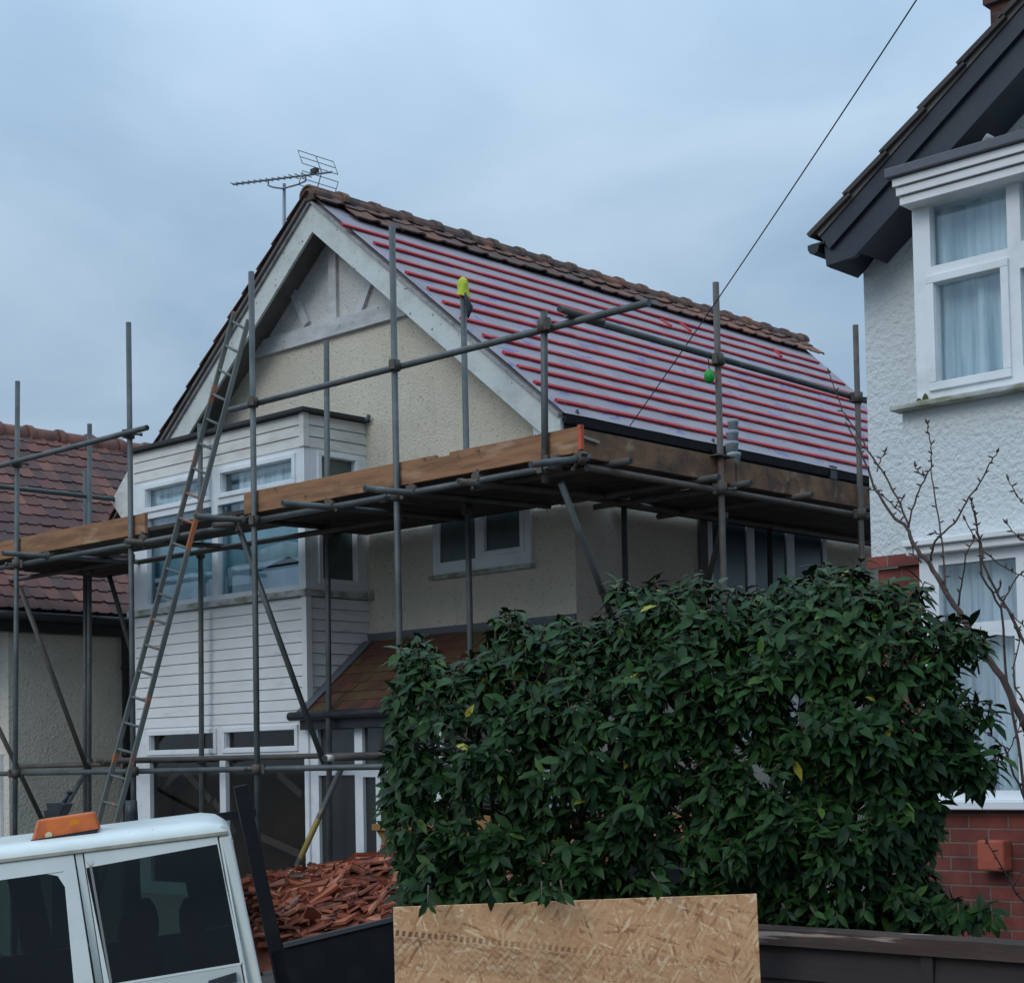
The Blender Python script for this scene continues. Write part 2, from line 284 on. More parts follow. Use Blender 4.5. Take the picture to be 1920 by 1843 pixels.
    f = mth('MULTIPLY', mth('MULTIPLY', mth('MAXIMUM', mth('MULTIPLY', row1, .9), body), pr.outputs[0]), fade.outputs[0])
    x = N.new('ShaderNodeMixRGB'); L.new(f, x.inputs[0]); L.new(cur, x.inputs[1]); x.inputs[2].default_value = (.085, .045, .025, 1); cur = x.outputs[0]
    # soft dirt patches
    dn = N.new('ShaderNodeTexNoise'); dn.inputs['Scale'].default_value = 3.2; dn.inputs['Detail'].default_value = 4; L.new(tcn, dn.inputs['Vector'])
    dr = N.new('ShaderNodeMapRange'); dr.inputs['From Min'].default_value = .56; dr.inputs['From Max'].default_value = .74; dr.inputs['To Max'].default_value = .30; L.new(dn.outputs['Fac'], dr.inputs['Value'])
    x = N.new('ShaderNodeMixRGB'); L.new(dr.outputs[0], x.inputs[0]); L.new(cur, x.inputs[1]); x.inputs[2].default_value = (.22, .12, .06, 1); cur = x.outputs[0]
    L.new(cur, b.inputs['Base Color'])
    bp = N.new('ShaderNodeBump'); bp.inputs['Strength'].default_value = .35; bp.inputs['Distance'].default_value = .002; L.new(hs, bp.inputs['Height']); L.new(bp.outputs[0], b.inputs['Normal'])
    return M
MT['osb'] = osb_mat()

def leaf_mat():
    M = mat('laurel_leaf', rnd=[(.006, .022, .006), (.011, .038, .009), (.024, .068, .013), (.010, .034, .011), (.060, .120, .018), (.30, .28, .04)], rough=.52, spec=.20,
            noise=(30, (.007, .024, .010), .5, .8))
    b = M.node_tree.nodes['Principled BSDF']
    b.inputs['Transmission Weight'].default_value = 0
    return M
MT['leaf'] = leaf_mat()

# ------------------------------------------------------------------ mesh builder and object helpers
class MB:
    def __init__(s): s.v = []; s.f = []; s.r = []; s.sm = []
    def add(s, vs, fs, rnd=0., smooth=False):
        o = len(s.v); s.v += [V(p) for p in vs]
        for f in fs: s.f.append(tuple(i+o for i in f)); s.r.append(rnd); s.sm.append(smooth)
        return s
    def box(s, a, b, rnd=0.):
        x0, x1 = sorted((a[0], b[0])); y0, y1 = sorted((a[1], b[1])); z0, z1 = sorted((a[2], b[2]))
        vs = [(x, y, z) for z in (z0, z1) for y in (y0, y1) for x in (x0, x1)]
        return s.add(vs, [(0, 2, 3, 1), (4, 5, 7, 6), (0, 1, 5, 4), (2, 6, 7, 3), (0, 4, 6, 2), (1, 3, 7, 5)], rnd)
    def obox(s, o, a, b, c, rnd=0.):
        """box from corner o with edge vectors a, b, c"""
        o, a, b, c = V(o), V(a), V(b), V(c)
        vs = [o, o+a, o+b, o+a+b, o+c, o+a+c, o+b+c, o+a+b+c]
        fs = [(0, 2, 3, 1), (4, 5, 7, 6), (0, 1, 5, 4), (2, 6, 7, 3), (0, 4, 6, 2), (1, 3, 7, 5)]
        if a.cross(b).dot(c) < 0: fs = [f[::-1] for f in fs]
        return s.add(vs, fs, rnd)
    def prism(s, poly, e, rnd=0.):
        """polygon (list of points) extruded by vector e"""
        poly = [V(p) for p in poly]; e = V(e); n = len(poly)
        nn = V((0, 0, 0))
        for i in range(n): nn += poly[i].cross(poly[(i+1) % n])
        fs = [tuple(range(n))[::-1], tuple(range(n, 2*n))] + [(i, (i+1) % n, n+(i+1) % n, n+i) for i in range(n)]
        if nn.dot(e) < 0: fs = [f[::-1] for f in fs]
        return s.add(poly+[p+e for p in poly], fs, rnd)
    def tube(s, pts, r, n=10, rnd=0., hollow=False):
        pts = [V(p) for p in pts]; k = len(pts)
        rs = r if isinstance(r, (list, tuple)) else [r]*k
        vs = []; up = None
        for i, p in enumerate(pts):
            d = (pts[min(i+1, k-1)]-pts[max(i-1, 0)]).normalized()
            if up is None: up = d.orthogonal().normalized()
            up = (up - d*up.dot(d)).normalized(); w_ = d.cross(up)
            for j in range(n):
                a = 2*math.pi*j/n; vs.append(p+(up*math.cos(a)+w_*math.sin(a))*rs[i])
        fs = [(i*n+j, i*n+(j+1) % n, (i+1)*n+(j+1) % n, (i+1)*n+j) for i in range(k-1) for j in range(n)]
        s.add(vs, fs, rnd, True)
        o = len(s.v)-len(vs)
        s.f.append(tuple(o+j for j in range(n))[::-1]); s.r.append(rnd); s.sm.append(False)
        s.f.append(tuple(o+(k-1)*n+j for j in range(n))); s.r.append(rnd); s.sm.append(False)
        return s
    def build(s, name, m_, parent=None, base=None, bevel=0.):
        me = bpy.data.meshes.new(name)
        off = V((0, 0, 0))
        if parent is not None: off = V(parent['_base'])
        elif base is not None: off = V(base)
        me.from_pydata([tuple(p-off) for p in s.v], [], s.f)
        me.materials.append(m_)
        at_ = me.attributes.new('rnd', 'FLOAT', 'FACE'); at_.data.foreach_set('value', s.r)
        me.polygons.foreach_set('use_smooth', s.sm); me.update()
        o = bpy.data.objects.new(name, me); col.objects.link(o)
        o['_base'] = tuple(off)
        if parent is not None: o.parent = parent
        elif base is not None: o.location = off
        if bevel:
            bm_ = o.modifiers.new('bevel', 'BEVEL'); bm_.width = bevel; bm_.segments = 2; bm_.limit_method = 'ANGLE'
        return o
BASES = []
def thing(name, label, cat, base, group=None):
    o = bpy.data.objects.new(name, None); col.objects.link(o); o.location = base; o['_base'] = tuple(base); o.empty_display_size = .1
    return tag(o, label, cat, group)
def tag(o, label, cat, group=None):
    o['label'] = label; o['category'] = cat
    if group: o['group'] = group
    return o

def window(parent, plane, rects, outer, th=.07, bar=.05, glass='glass', framemat='pvc', curtain=None, depth=.05, sashes=(), name='window', behind=None):
    """plane: ('y', value, dir) facing -Y or ('x', value) facing +X.  outer=(a0,a1,z0,z1); rects are the glass openings (a0,a1,z0,z1)."""
    ax, val = plane
    def P(a, z, dep):
        return V((a, val+dep, z)) if ax == 'y' else V((val-dep, a, z))
    a0, a1, z0, z1 = outer
    # frame face: grid of bars around every opening, built by scan over the unique coordinates
    xs = sorted({a0, a1, *[q for r in rects for q in r[:2]]}); zs = sorted({z0, z1, *[q for r in rects for q in r[2:]]})
    mb = MB()
    for i in range(len(xs)-1):
        j = 0
        while j < len(zs)-1:
            cx, cz = (xs[i]+xs[i+1])/2, (zs[j]+zs[j+1])/2
            if any(r[0] < cx < r[1] and r[2] < cz < r[3] for r in rects): j += 1; continue
            k = j
            while k+1 < len(zs)-1 and not any(r[0] < cx < r[1] and r[2] < (zs[k+1]+zs[k+2])/2 < r[3] for r in rects): k += 1
            mb.obox(P(xs[i], zs[j], 0), P(xs[i+1], zs[j], 0)-P(xs[i], zs[j], 0), P(xs[i], zs[k+1], 0)-P(xs[i], zs[j], 0), P(xs[i], zs[j], th)-P(xs[i], zs[j], 0))
            j = k+1
    fr = mb.build(name, MT[framemat], parent)
    for (b0, b1, c0, c1) in sashes:       # raised opening casements, a step in front of the fixed frame
        g = MB(); t = .045; pr = -.018
        for q in ((b0, b1, c0, c0+t), (b0, b1, c1-t, c1), (b0, b0+t, c0+t, c1-t), (b1-t, b1, c0+t, c1-t)):
            g.obox(P(q[0], q[2], pr), P(q[1], q[2], pr)-P(q[0], q[2], pr), P(q[0], q[3], pr)-P(q[0], q[2], pr), P(q[0], q[2], pr+.03)-P(q[0], q[2], pr))
        g.build('sash', MT[framemat], fr, bevel=.004)
    for r in rects:
        g = MB(); o_ = P(r[0]-.004, r[2]-.004, depth-.006)
        g.obox(o_, P(r[1]+.004, r[2]-.004, depth-.006)-o_, P(r[0]-.004, r[3]+.004, depth-.006)-o_, P(r[0]-.004, r[2]-.004, depth)-o_)
        g.build('pane', MT[glass], fr)
    return fr

def folds(parent, ax, val, a0, a1, z0, z1, m_, amp=.02, freq=60, gap=None, name='curtain', flare=0):
    mb = MB(); n = max(8, int((a1-a0)*90)); vs = []
    for i in range(n+1):
        a = a0+(a1-a0)*i/n
        w0 = amp*(math.sin(freq*a)+.6*math.sin(freq*1.7*a+1.3)+.4*math.sin(freq*.37*a))
        for k in range(5):
            z = z0+(z1-z0)*k/4; w_ = w0*(1-.12*k)+flare*math.sin(5*z+3*a)
            vs.append((a, val+w_, z) if ax == 'y' else (val-w_, a, z))
    fs = [(i*5+k, (i+1)*5+k, (i+1)*5+k+1, i*5+k+1) for i in range(n) for k in range(4)]
    mb.add(vs, fs, 0, True)
    return mb.build(name, m_, parent)

def tiles(mb, origin, along, up, nrm, ncol, nrow, w, gauge, length, roll=.02, th=.014, lift=.016, rect=None, keep=None, jit=.003, cbias=None):
    """single-lap clay tiles: along = unit vector across, up = unit up-slope; each tile has a raised side roll"""
    o, a, u, n = V(origin), V(along), V(up), V(nrm)
    prof = [(0, 0), (.62, 0), (.70, .35), (.80, 1), (.90, 1), (1.02, .15)]
    for r in range(nrow):
        for c in range(ncol):
            if keep and not keep(c, r): continue
            rd = random.random()
            if cbias: rd = max(0, min(1, cbias(c, r, rd)))
            j1, j2, j3 = [random.uniform(-jit, jit) for _ in range(3)]
            vs = []
            for (t, h) in ((0, lift+j1), (length, 0)):
                for (x, hh) in prof:
                    vs.append(o+a*((c+x)*w)+u*(r*gauge+t+j2)+n*(h+hh*roll+j3))
            m_ = len(prof)
            lo = [vs[i]-n*th for i in range(m_)]
            k = len(vs); vs += lo
            fs = [(i, i+1, m_+i+1, m_+i) for i in range(m_-1)]
            fs += [(k+i, k+i+1, i+1, i) for i in range(m_-1)]
            fs += [(0, m_, k), (m_-1, k+m_-1, 2*m_-1)]
            mb.add(vs, fs, rd)

# ================================================================== ground
CP = [((-7.2, 4.9), -.62, (.070, .068)), ((-12, 9.5), 0, (.02, .0)), ((-9.2, 11), .0, (0, 0)), ((-5, 9), .62, (.03, 0)), ((-3.4, 4.9), .02, (.05, .03)),
      ((0, 0), .2, (.05, 0)), ((-17, 9), -.25, (0, 0)), ((0, 9), .8, (0, 0)), ((4, 3), .5, (0, 0)), ((-13, 0), -1.1, (0, 0)), ((-12, 18), .1, (0, 0))]
def ground_z(x, y):
    s = 0; t = 0
    for (cx, cy), cz, (gx, gy) in CP:
        dx, dy = x-cx, y-cy; d2 = dx*dx+dy*dy; w_ = 1/(d2+.5)**1.6; k = 1/(1+d2/16)
        s += w_*(cz+(gx*dx+gy*dy)*k); t += w_
    return s/t
mb = MB(); xs = [-400, -200, -100, -60, -40]+[-30+i*.75 for i in range(64)]+[25, 40, 80, 160, 400]; ys = [-400, -150, -60, -25]+[-12+i*.75 for i in range(60)]+[40, 60, 100, 200, 400]
vs = [(x, y, ground_z(x, y)) for y in ys for x in xs]; nx = len(xs)
mb.add(vs, [(j*nx+i, j*nx+i+1, (j+1)*nx+i+1, (j+1)*nx+i) for j in range(len(ys)-1) for i in range(nx-1)], 0, True)
g = mb.build('ground', MT['ground']); g['kind'] = 'structure'

# ================================================================== main house
XB, YB, YW, XW = -11.876, 9.932, 10.693, -9.258          # bay corner, bay front, front wall, right wall
YG = 10.343                                              # bargeboard plane
APX, APZ = -12.2, 7.17                                    # ridge line
EX, EZ = -9.09, 4.617                                     # right eave
XL = 2*APX-XW                                             # left wall
SL = (APZ-EZ)/(EX-APX)
def roof_z(x): return APZ-SL*abs(x-APX)
YREAR = 18.6
H = thing('detached_house', 'cream pebbledash house with its roof stripped to pale membrane and red battens', 'house', (-12.2, 10.7, 0))
# walls
mb = MB()
t = .25
wallpoly = [(XL, YW, -.3), (XW, YW, -.3), (XW, YW, roof_z(XW)-.1), (APX, YW, APZ-.12), (XL, YW, roof_z(XL)-.1)]
mb.prism(wallpoly, (0, t, 0)); mb.build('front_wall', MT['cream'], H)
mb = MB(); mb.box((XW-t, YW+t, -.3), (XW, YREAR, EZ-.12)); mb.build('side_wall', MT['cream'], H)
mb = MB(); mb.box((XL, YW+t, -.3), (XL+t, YREAR, EZ-.12)); mb.box((XL+t, YREAR-t, -.3), (XW-t, YREAR, EZ-.12)); mb.build('rear_wall', MT['cream'], H)
# raised render edge below the porch flashing and a patch repair
# gable timbers
mb = MB(); mb.prism([(APX-1.33, YW-.004, 6.09), (APX+1.33, YW-.004, 6.09), (APX, YW-.004, 7.02)], (0, .003, 0)); mb.build('gable_panel', MT['gable_white'], H)
mb = MB()
zc0, zc1 = 5.92, 6.085
def gx(z, s): return APX+s*(APZ-z)/SL
mb.box((gx(zc1, -1)+.02, YW-.05, zc0), (gx(zc0, 1)-.42, YW+.01, zc1)); mb.build('collar_beam', MT['timber_gable'], H, bevel=.004)
a = at(621, 470, y=10.64)
mb = MB(); mb.box((-12.33, YW-.045, zc1+.002), (-12.22, YW+.01, 6.83)); mb.build('king_post', MT['timber_gable'], H, bevel=.004)
for (p, q) in (((543, 538), (572, 605)), ((690, 530), (672, 580))):
    A = at(*p, y=10.65); B = at(*q, y=10.65); d = (B-A).normalized(); n_ = V((d.z, 0, -d.x))*.045
    mb = MB(); mb.prism([A+n_-d*.05, A-n_-d*.05, B-n_+d*.02, B+n_+d*.02], (0, .05, 0)); mb.build('gable_strut', MT['timber_gable'], H)
# bargeboards + soffit + mortar verge
for sgn, zb in ((1, EZ), (-1, 4.75)):
    xe = APX+sgn*(APZ-zb)/SL; bw = .215
    d = (V((xe, 0, zb))-V((APX, 0, APZ))).normalized(); dn = V((0, 0, -1))
    top0 = V((APX, YG, APZ-.035)); top1 = V((xe, YG, zb-.035)); drop = bw/math.cos(math.atan(SL))
    mb = MB()
    xh = APX+sgn*.0
    mb.prism([top0, top1, top1+dn*(drop*.62) if sgn > 0 else top1+dn*drop, top1-d*.22+dn*drop, top0+dn*drop], (0, .03, 0))
    mb.build('bargeboard', MT['timber_white'], H, bevel=.004)
    mb = MB()   # soffit boards from the barge back to the wall
    mb.obox(top0+dn*.10+V((0, .031, 0)), top1-top0-d*.05, (0, YW-YG-.032, 0), (0, 0, -.015)); mb.build('soffit', MT['soffit'], H)
    mb = MB()   # mortar fillet/undercloak above the barge
    mb.obox(top0+V((0, -.03, .001)), top1-top0, (0, .40, 0), (0, 0, .032)); mb.build('verge_mortar', MT['mortar'], H)
# purlin end / wall plate box on the right eave
mb = MB(); mb.box((EX-.33, YG+.032, EZ-.25), (EX-.012, YG+.06, EZ-.06)); mb.build('eave_end', MT['timber_white'], H)
# left slope with tiles (seen edge-on)
nL = V((-SL, 0, 1)).normalized(); uL = V((1, 0, SL)).normalized()
xl = APX-3.55; SLL = 3.55*math.hypot(1, SL)
mb = MB(); o_ = V((xl, YG-.06, roof_z(xl)+.0)); mb.obox(o_+nL*.004, V((0, YREAR-YG, 0)), uL*(SLL-.02), nL*.03); mb.build('left_roof', MT['soffit'], H)
mb = MB(); nr = 15; gauge = SLL/nr
tiles(mb, o_+nL*.040-V((0, .03, 0)), (0, 1, 0), uL, nL, 26, nr,   .30, gauge, gauge+.06, .018, .016, .03); mb.build('left_roof_tiles', MT['tiles_old'], H)
# right slope: deck, membrane, battens
nR = V((SL, 0, 1)).normalized(); dR = V((1, 0, -SL)).normalized(); P0 = V((APX, YG, APZ)); LR = (V((EX, 0, EZ))-V((APX, 0, APZ))).length
yr_end = 18.75; hipY = 15.1+7.0
def slope_pt(y, s, h=0.): return V((APX, y, APZ))+dR*s+nR*h
# membrane as a slightly wavy sheet, hipped at the far end
mb = MB(); ny, ns = 90, 26; vs = []
def hip_end(s): return yr_end + s*(.0)     # the far verge
for i in range(ny+1):
    for k in range(ns+1):
        s = .02+(LR+.03)*k/ns; y0 = YG-.01; y1 = 18.62 if k == 0 else 18.62-.30*s
        y = y0+(y1-y0)*i/ny
        h = .034+.006*mnoise.noise(V((y*2.2, s*2.0, 0)))
        vs.append(slope_pt(y, s, h))
mb.add(vs, [(i*(ns+1)+k, i*(ns+1)+k+1, (i+1)*(ns+1)+k+1, (i+1)*(ns+1)+k) for i in range(ny) for k in range(ns)], 0, True)
mb.build('roof_membrane', MT['membrane'], H)
mb = MB(); mb.prism([slope_pt(YG+.03, .02, -.10), slope_pt(18.55, .02, -.10), slope_pt(18.62-.30*LR, LR, -.10), slope_pt(YG+.03, LR, -.10)], nR*.115); mb.build('roof_deck', MT['soffit'], H)
# battens
bp = [(641, 419), (672, 445), (705, 474), (741, 503), (767, 529), (801, 556), (834, 587), (875, 619), (907, 650), (939, 677), (975, 708), (1018, 742)]
for i, p in enumerate(bp):
    q = onp(p[0], p[1], slope_pt(10, 1, .06), nR); s = (q-V((APX, q.y, APZ))).dot(dR)
    y0 = YG+.02+random.uniform(-.0, .10); y1 = 18.62-.30*s-(.10+.25*random.random() if i < 5 else .05)
    if i == 0: y0 = q.y
    mb = MB(); n = 24; a0 = None; vs = []
    for k in range(n+1):
        y = y0+(y1-y0)*k/n; ds = .008*mnoise.noise(V((y*.8, i*3.3, 0)))+.004*mnoise.noise(V((y*3, i, 5))); hh = .037+.004*mnoise.noise(V((y*.9, i*1.3, 7)))
        for (a_, b_) in ((-.023, 0), (.023, 0), (.023, .022), (-.023, .022)): vs.append(slope_pt(y, s+ds+a_, hh+b_))
    fs = [(k*4+j, k*4+(j+1) % 4, k*4+4+(j+1) % 4, k*4+4+j) for k in range(n) for j in range(4)]+[(0, 1, 2, 3)[::-1], (n*4, n*4+1, n*4+2, n*4+3)]
    mb.add(vs, [f[::-1] for f in fs]); mb.build('roof_batten', MT['batten'], H)
# loose batten offcuts lying on the upper slope
for (p, q) in (((1238, 600), (1258, 613)), ((1275, 607), (1294, 622)), ((1449, 655), (1464, 670))):
    A = onp(*p, slope_pt(10, 1, .09), nR); B = onp(*q, slope_pt(10, 1, .09), nR); d = (B-A).normalized(); c_ = nR.cross(d)*.018
    mb = MB(); mb.obox(A-c_, B-A, c_*2, nR*.02); mb.build('batten_offcut', MT['batten'], H)
# last two courses of old tiles under the ridge
mb = MB(); uR = -dR; ntl = 28; tw = (18.75-YG)/ntl
tiles(mb, slope_pt(YG-.04, .40, .065), (0, 1, 0), uR, nR, ntl, 2, tw, .21, .27, .016, .016, .026, jit=.006,
      keep=lambda c, r: not (r == 0 and c in (0,)), cbias=lambda c, r, x: x*.8+(.35 if c > 16 else .05))
mb.build('remaining_tiles', MT['tiles_old'], H)
mb = MB(); nseg = 20; sg = (18.72-(YG-.06))/nseg
for i in range(nseg):
    y0 = YG-.06+i*sg; wob = random.uniform(-.004, .004); tilt = random.uniform(-.006, .006)
    R0 = .108
    for (ya, yb_, rr, zz) in ((y0, y0+sg*.99, R0, 0), (y0+sg*.88, y0+sg*1.08, R0+.013, .008)):
        vs = []; m_ = 11
        for yy, rk in ((ya, rr), (yb_, rr)):
            for k in range(m_):
                an = math.radians(-8+196*k/(m_-1)); vs.append((APX+rk*1.05*math.cos(an), yy, APZ+.035+wob+zz+rk*math.sin(an)*.92))
            for k in range(m_-1, -1, -1):
                an = math.radians(-8+196*k/(m_-1)); vs.append((APX+(rk-.02)*1.05*math.cos(an), yy, APZ+.035+wob+zz+(rk-.02)*math.sin(an)*.92))
        M2 = 2*m_
        fs = [(k, (k+1) % M2, M2+(k+1) % M2, M2+k) for k in range(M2)]+[(k, M2-1-k, M2-2-k, k+1) for k in range(m_-1)]+[(M2+k, M2+k+1, 2*M2-2-k, 2*M2-1-k) for k in range(m_-1)]
        mb.add(vs, fs, random.random(), False)
mb.box((APX-.09, YG-.05, APZ-.02), (APX+.09, 18.6, APZ+.10))
mb.build('ridge_tiles', MT['ridge_old'], H)
# eaves: black fascia and felt edge
yE = 18.62-.30*LR
mb = MB(); mb.box((EX-.06, YG+.035, EZ-.23), (EX-.035, yE, EZ-.015)); mb.box((XW+.001, YG+.06, EZ-.23), (EX-.062, yE, EZ-.205)); mb.build('fascia', MT['black'], H)
mb = MB(); mb.prism([slope_pt(YG+.03, LR-.02, .028), slope_pt(YG+.03, LR+.05, .022), slope_pt(YG+.03, LR+.06, -.05), slope_pt(YG+.03, LR+.05, -.05), slope_pt(YG+.03, LR+.04, .012)], (0, yE-YG-.05, 0)); mb.build('eaves_felt', MT['felt_roof'], H)
for p, q in (((1077, 785), (1083, 768)), ((1332, 838), (1338, 822))):
    A = at(*p, x=EX+.02); B = at(*q, x=EX+.03); mb = MB(); mb.tube([A+V((0, 0, -.05)), A, A+(B-A)*.6+V((0, .01, 0)), B], [.02, .022, .02, .010], 6); mb.build('gutter_bracket', MT['black'], H)
q = at(1560, 880, x=EX+.03); mb = MB(); mb.box(q-V((.02, .06, .10)), q+V((.02, .06, .03))); mb.build('gutter_bracket', MT['black'], H)

# ---- two-storey bay
BAYL = -14.62
bay = MB(); bay.box((BAYL+.02, YB+.03, 4.99), (XB-.02, YW, 5.03))
zt = 5.02
def rz(u, v): return at(u, v, y=YB).z
zc = rz(568, 837); zs1 = 3.372; zs0 = 3.31; zw_top = rz(275, 905)
zlow = 2.165
# flat roof with lead edge
mb = MB(); mb.box((BAYL-.07, YB-.07, zt-.012), (XB+.07, YW, zt+.028)); rf = mb.build('bay_roof', MT['felt_roof'], H, bevel=.006)
mb = MB(); mb.tube([(XB+.02, YW-.05, zt+.0), (XB+.09, YW-.05, zt+.01), (XB+.10, YW-.04, zt+.05)], .022, 8); mb.build('gutter_end', MT['lead'], rf, bevel=.01)
def boards(mb_, axis, val, a0, a1, z0, z1, n, thick=.03, rel=1.):
    hb = (z1-z0)/n
    for i in range(n):
        za, zb_ = z0+i*hb, z0+(i+1)*hb-.006
        # tapered board: fat lower edge
        if axis == 'y':
            vs = [(a0, val, za), (a1, val, za), (a1, val+.010, zb_), (a0, val+.010, zb_), (a0, val+thick, za), (a1, val+thick, za), (a1, val+thick, zb_), (a0, val+thick, zb_)]
            fs = [(0, 1, 2, 3), (5, 4, 7, 6), (4, 5, 1, 0), (3, 2, 6, 7), (4, 0, 3, 7), (1, 5, 6, 2)]
        else:
            vs = [(val, a0, za), (val, a1, za), (val-.010, a1, zb_), (val-.010, a0, zb_), (val-thick, a0, za), (val-thick, a1, za), (val-thick, a1, zb_), (val-thick, a0, zb_)]
            fs = [(0, 1, 2, 3), (5, 4, 7, 6), (4, 5, 1, 0), (3, 2, 6, 7), (4, 0, 3, 7), (1, 5, 6, 2)]
        mb_.add(vs, fs)
# upper fascia boarding
mb = MB(); boards(mb, 'y', YB-.012, BAYL+.03, XB-.045, zc, zt-.013, 3); boards(mb, 'x', XB+.012, YB+.045, YW, zc, zt-.013, 3)
mb.box((BAYL, YB-.004, zc), (BAYL+.03, YB+.04, zt-.013)); mb.box((XB-.045, YB-.02, zc), (XB+.02, YB+.045, zt-.013))
mb.box((BAYL+.04, YB+.03, zc), (XB-.03, YB+.06, zt-.02)); mb.box((XB-.06, YB+.06, zc), (XB-.03, YW, zt-.02))
mb.box((BAYL+.01, YB+.04, zc), (BAYL+.04, YW, zt-.02)); mb.build('bay_fascia', MT['clad_fascia'], H)
# lower boarding
mb = MB(); boards(mb, 'y', YB-.012, BAYL+.03, XB-.045, zlow, zs0, 11); boards(mb, 'x', XB+.012, YB+.045, YW, zlow, zs0, 11)
mb.box((BAYL, YB-.004, zlow), (BAYL+.03, YB+.04, zs0)); mb.box((XB-.045, YB-.022, zlow), (XB+.022, YB+.045, zs0))
mb.box((BAYL+.04, YB+.03, zlow), (XB-.03, YB+.06, zs0-.01)); mb.box((XB-.06, YB+.06, zlow), (XB-.03, YW, zs0-.01)); mb.box((BAYL+.01, YB+.04, zlow), (BAYL+.04, YW, zs0-.01))
mb.build('bay_cladding', MT['clad'], H)
mb = MB()   # backing under the window sill, hidden floor and ceiling of the bay
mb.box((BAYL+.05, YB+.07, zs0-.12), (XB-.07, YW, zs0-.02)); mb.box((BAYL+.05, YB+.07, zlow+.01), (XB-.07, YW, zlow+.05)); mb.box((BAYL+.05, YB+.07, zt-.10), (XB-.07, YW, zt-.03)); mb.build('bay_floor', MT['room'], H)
mb = MB(); mb.box((BAYL-.05, YB-.06, zs0+.0015), (XB+.05, YB+.04, zs1)); mb.box((XB-.03, YB+.041, zs0+.0015), (XB+.05, YW+.0, zs1)); mb.box((XB+.0501, YW-.05, zs0-.0), (XB+.09, YW-.002, zs1+.03))
MT['sill_mossy'] = mat('mossy_sill', (.50, .52, .52), .7, noise=(5, (.22, .23, .15), .44, .62, (1, 1, 2)), bump=[('n', 30, .4, .006)])
mb.build('window_sill', MT['sill_mossy'], H, bevel=.005)
# upper front window
def ax_(u, v): return at(u, v, y=YB).x
def az_(u, v): return at(u, v, y=YB).z
xm = ax_(404, 1000)
x_l0, x_l1 = ax_(276, 1000), ax_(391, 1000); x_r0, x_r1 = ax_(417, 950), ax_(549, 900)
ztt0, ztt1 = az_(483, 913), az_(483, 880)
ztt1 = az_(417, 889); ztt0 = az_(417, 924)
zl1 = az_(417, 946); zl0 = zs1+.055
xl_r = ax_(405, 1100)
rects = [(x_l0, x_l1, ztt0, ztt1), (x_r0, x_r1, ztt0, ztt1), (x_l0, xm-.055, zl0, zl1), (xm+.045, x_r1+.07, zl0, zl1)]
W1 = window(H, ('y', YB-.004), rects, (BAYL+.0, XB-.035, zs1+.001, zc-.001), th=.06, sashes=[(x_l0-.05, x_l1+.05, ztt0-.05, ztt1+.05), (x_r0-.05, x_r1+.05, ztt0-.05, ztt1+.05)])
folds(W1, 'y', YB+.10, BAYL+.08, xm-.1, zl1-.10, zc-.02, MT['net'], .012, 55)
folds(W1, 'y', YB+.10, xm+.25, XB-.15, zl1-.10, zc-.02, MT['net'], .012, 55)
folds(W1, 'y', YB+.15, BAYL+.08, XB-.08, zs1-.0, zc-.02, MT['blind'], .010, 9, name='blind')
for (a0, a1, zz, hh) in ((x_l0+.1, xm-.3, zs1+.22, .10), (xm+.08, xm+.42, zs1+.30, .05), (xm+.5, x_r1, zs1+.42, .07), (xm+.5, x_r1+.05, zs1+.18, .16)):
    mb = MB(); pts = [(a0, YB+.08, zz-.16), (a1, YB+.08, zz-.16), (a1, YB+.08, zz+hh*.5), (a0+(a1-a0)*.7, YB+.08, zz+hh), (a0+(a1-a0)*.35, YB+.08, zz+hh*.7), (a0, YB+.08, zz+hh*.2)]
    mb.prism(pts, (0, .05, 0)); mb.build('bedding', MT['bed'], W1)
# corner post and side window (faces +X)
mb = MB(); mb.box((XB-.035, YB-.004, zs1+.001), (XB, YB+.07, zc-.001)); mb.build('corner_post', MT['pvc'], H, bevel=.004)
ys0, ys1 = at(603, 950, x=XB).y, at(665, 950, x=XB).y
zsw0, zsw1 = at(640, 1087, x=XB).z, at(640, 862, x=XB).z
window(H, ('x', XB+.002), [(ys0, ys1, zsw0, zsw1)], (YB+.07, YW, zs1+.001, zc-.001), th=.06, glass='glass_obscure', sashes=[(ys0-.05, ys1+.05, zsw0-.05, zsw1+.05)])
mb = MB(); mb.box((BAYL+.0, YB+.065, zs1+.001), (BAYL+.04, YW, zc-.001)); mb.build('bay_cheek', MT['pvc'], H)
# ground floor bay windows
xg = [ax_(283, 1395), ax_(402, 1395), ax_(424, 1390), ax_(554, 1385)]
zg0, zg1 = az_(425, 1402), az_(425, 1373); zg2 = az_(425, 1424)
xg[1] = ax_(402, 1400)
rects = [(xg[0], xg[1], zg0, zg1), (xg[2], xg[3], zg0, zg1), (xg[0]-.02, ax_(413, 1500), .62, zg2), (ax_(424, 1500), XB-.055, .62, zg2)]
W2 = window(H, ('y', YB-.004), rects, (BAYL+.0, XB-.0, .5, zlow-.06), th=.06, glass='glass_low', sashes=[(xg[0]-.05, xg[1]+.05, zg0-.05, zg1+.045), (xg[2]-.05, xg[3]+.05, zg0-.05, zg1+.045)])
mb = MB(); mb.box((BAYL+.0, YB-.002, zlow-.059), (XB+.0, YB+.05, zlow-.001)); mb.build('window_head', MT['clad'], H)
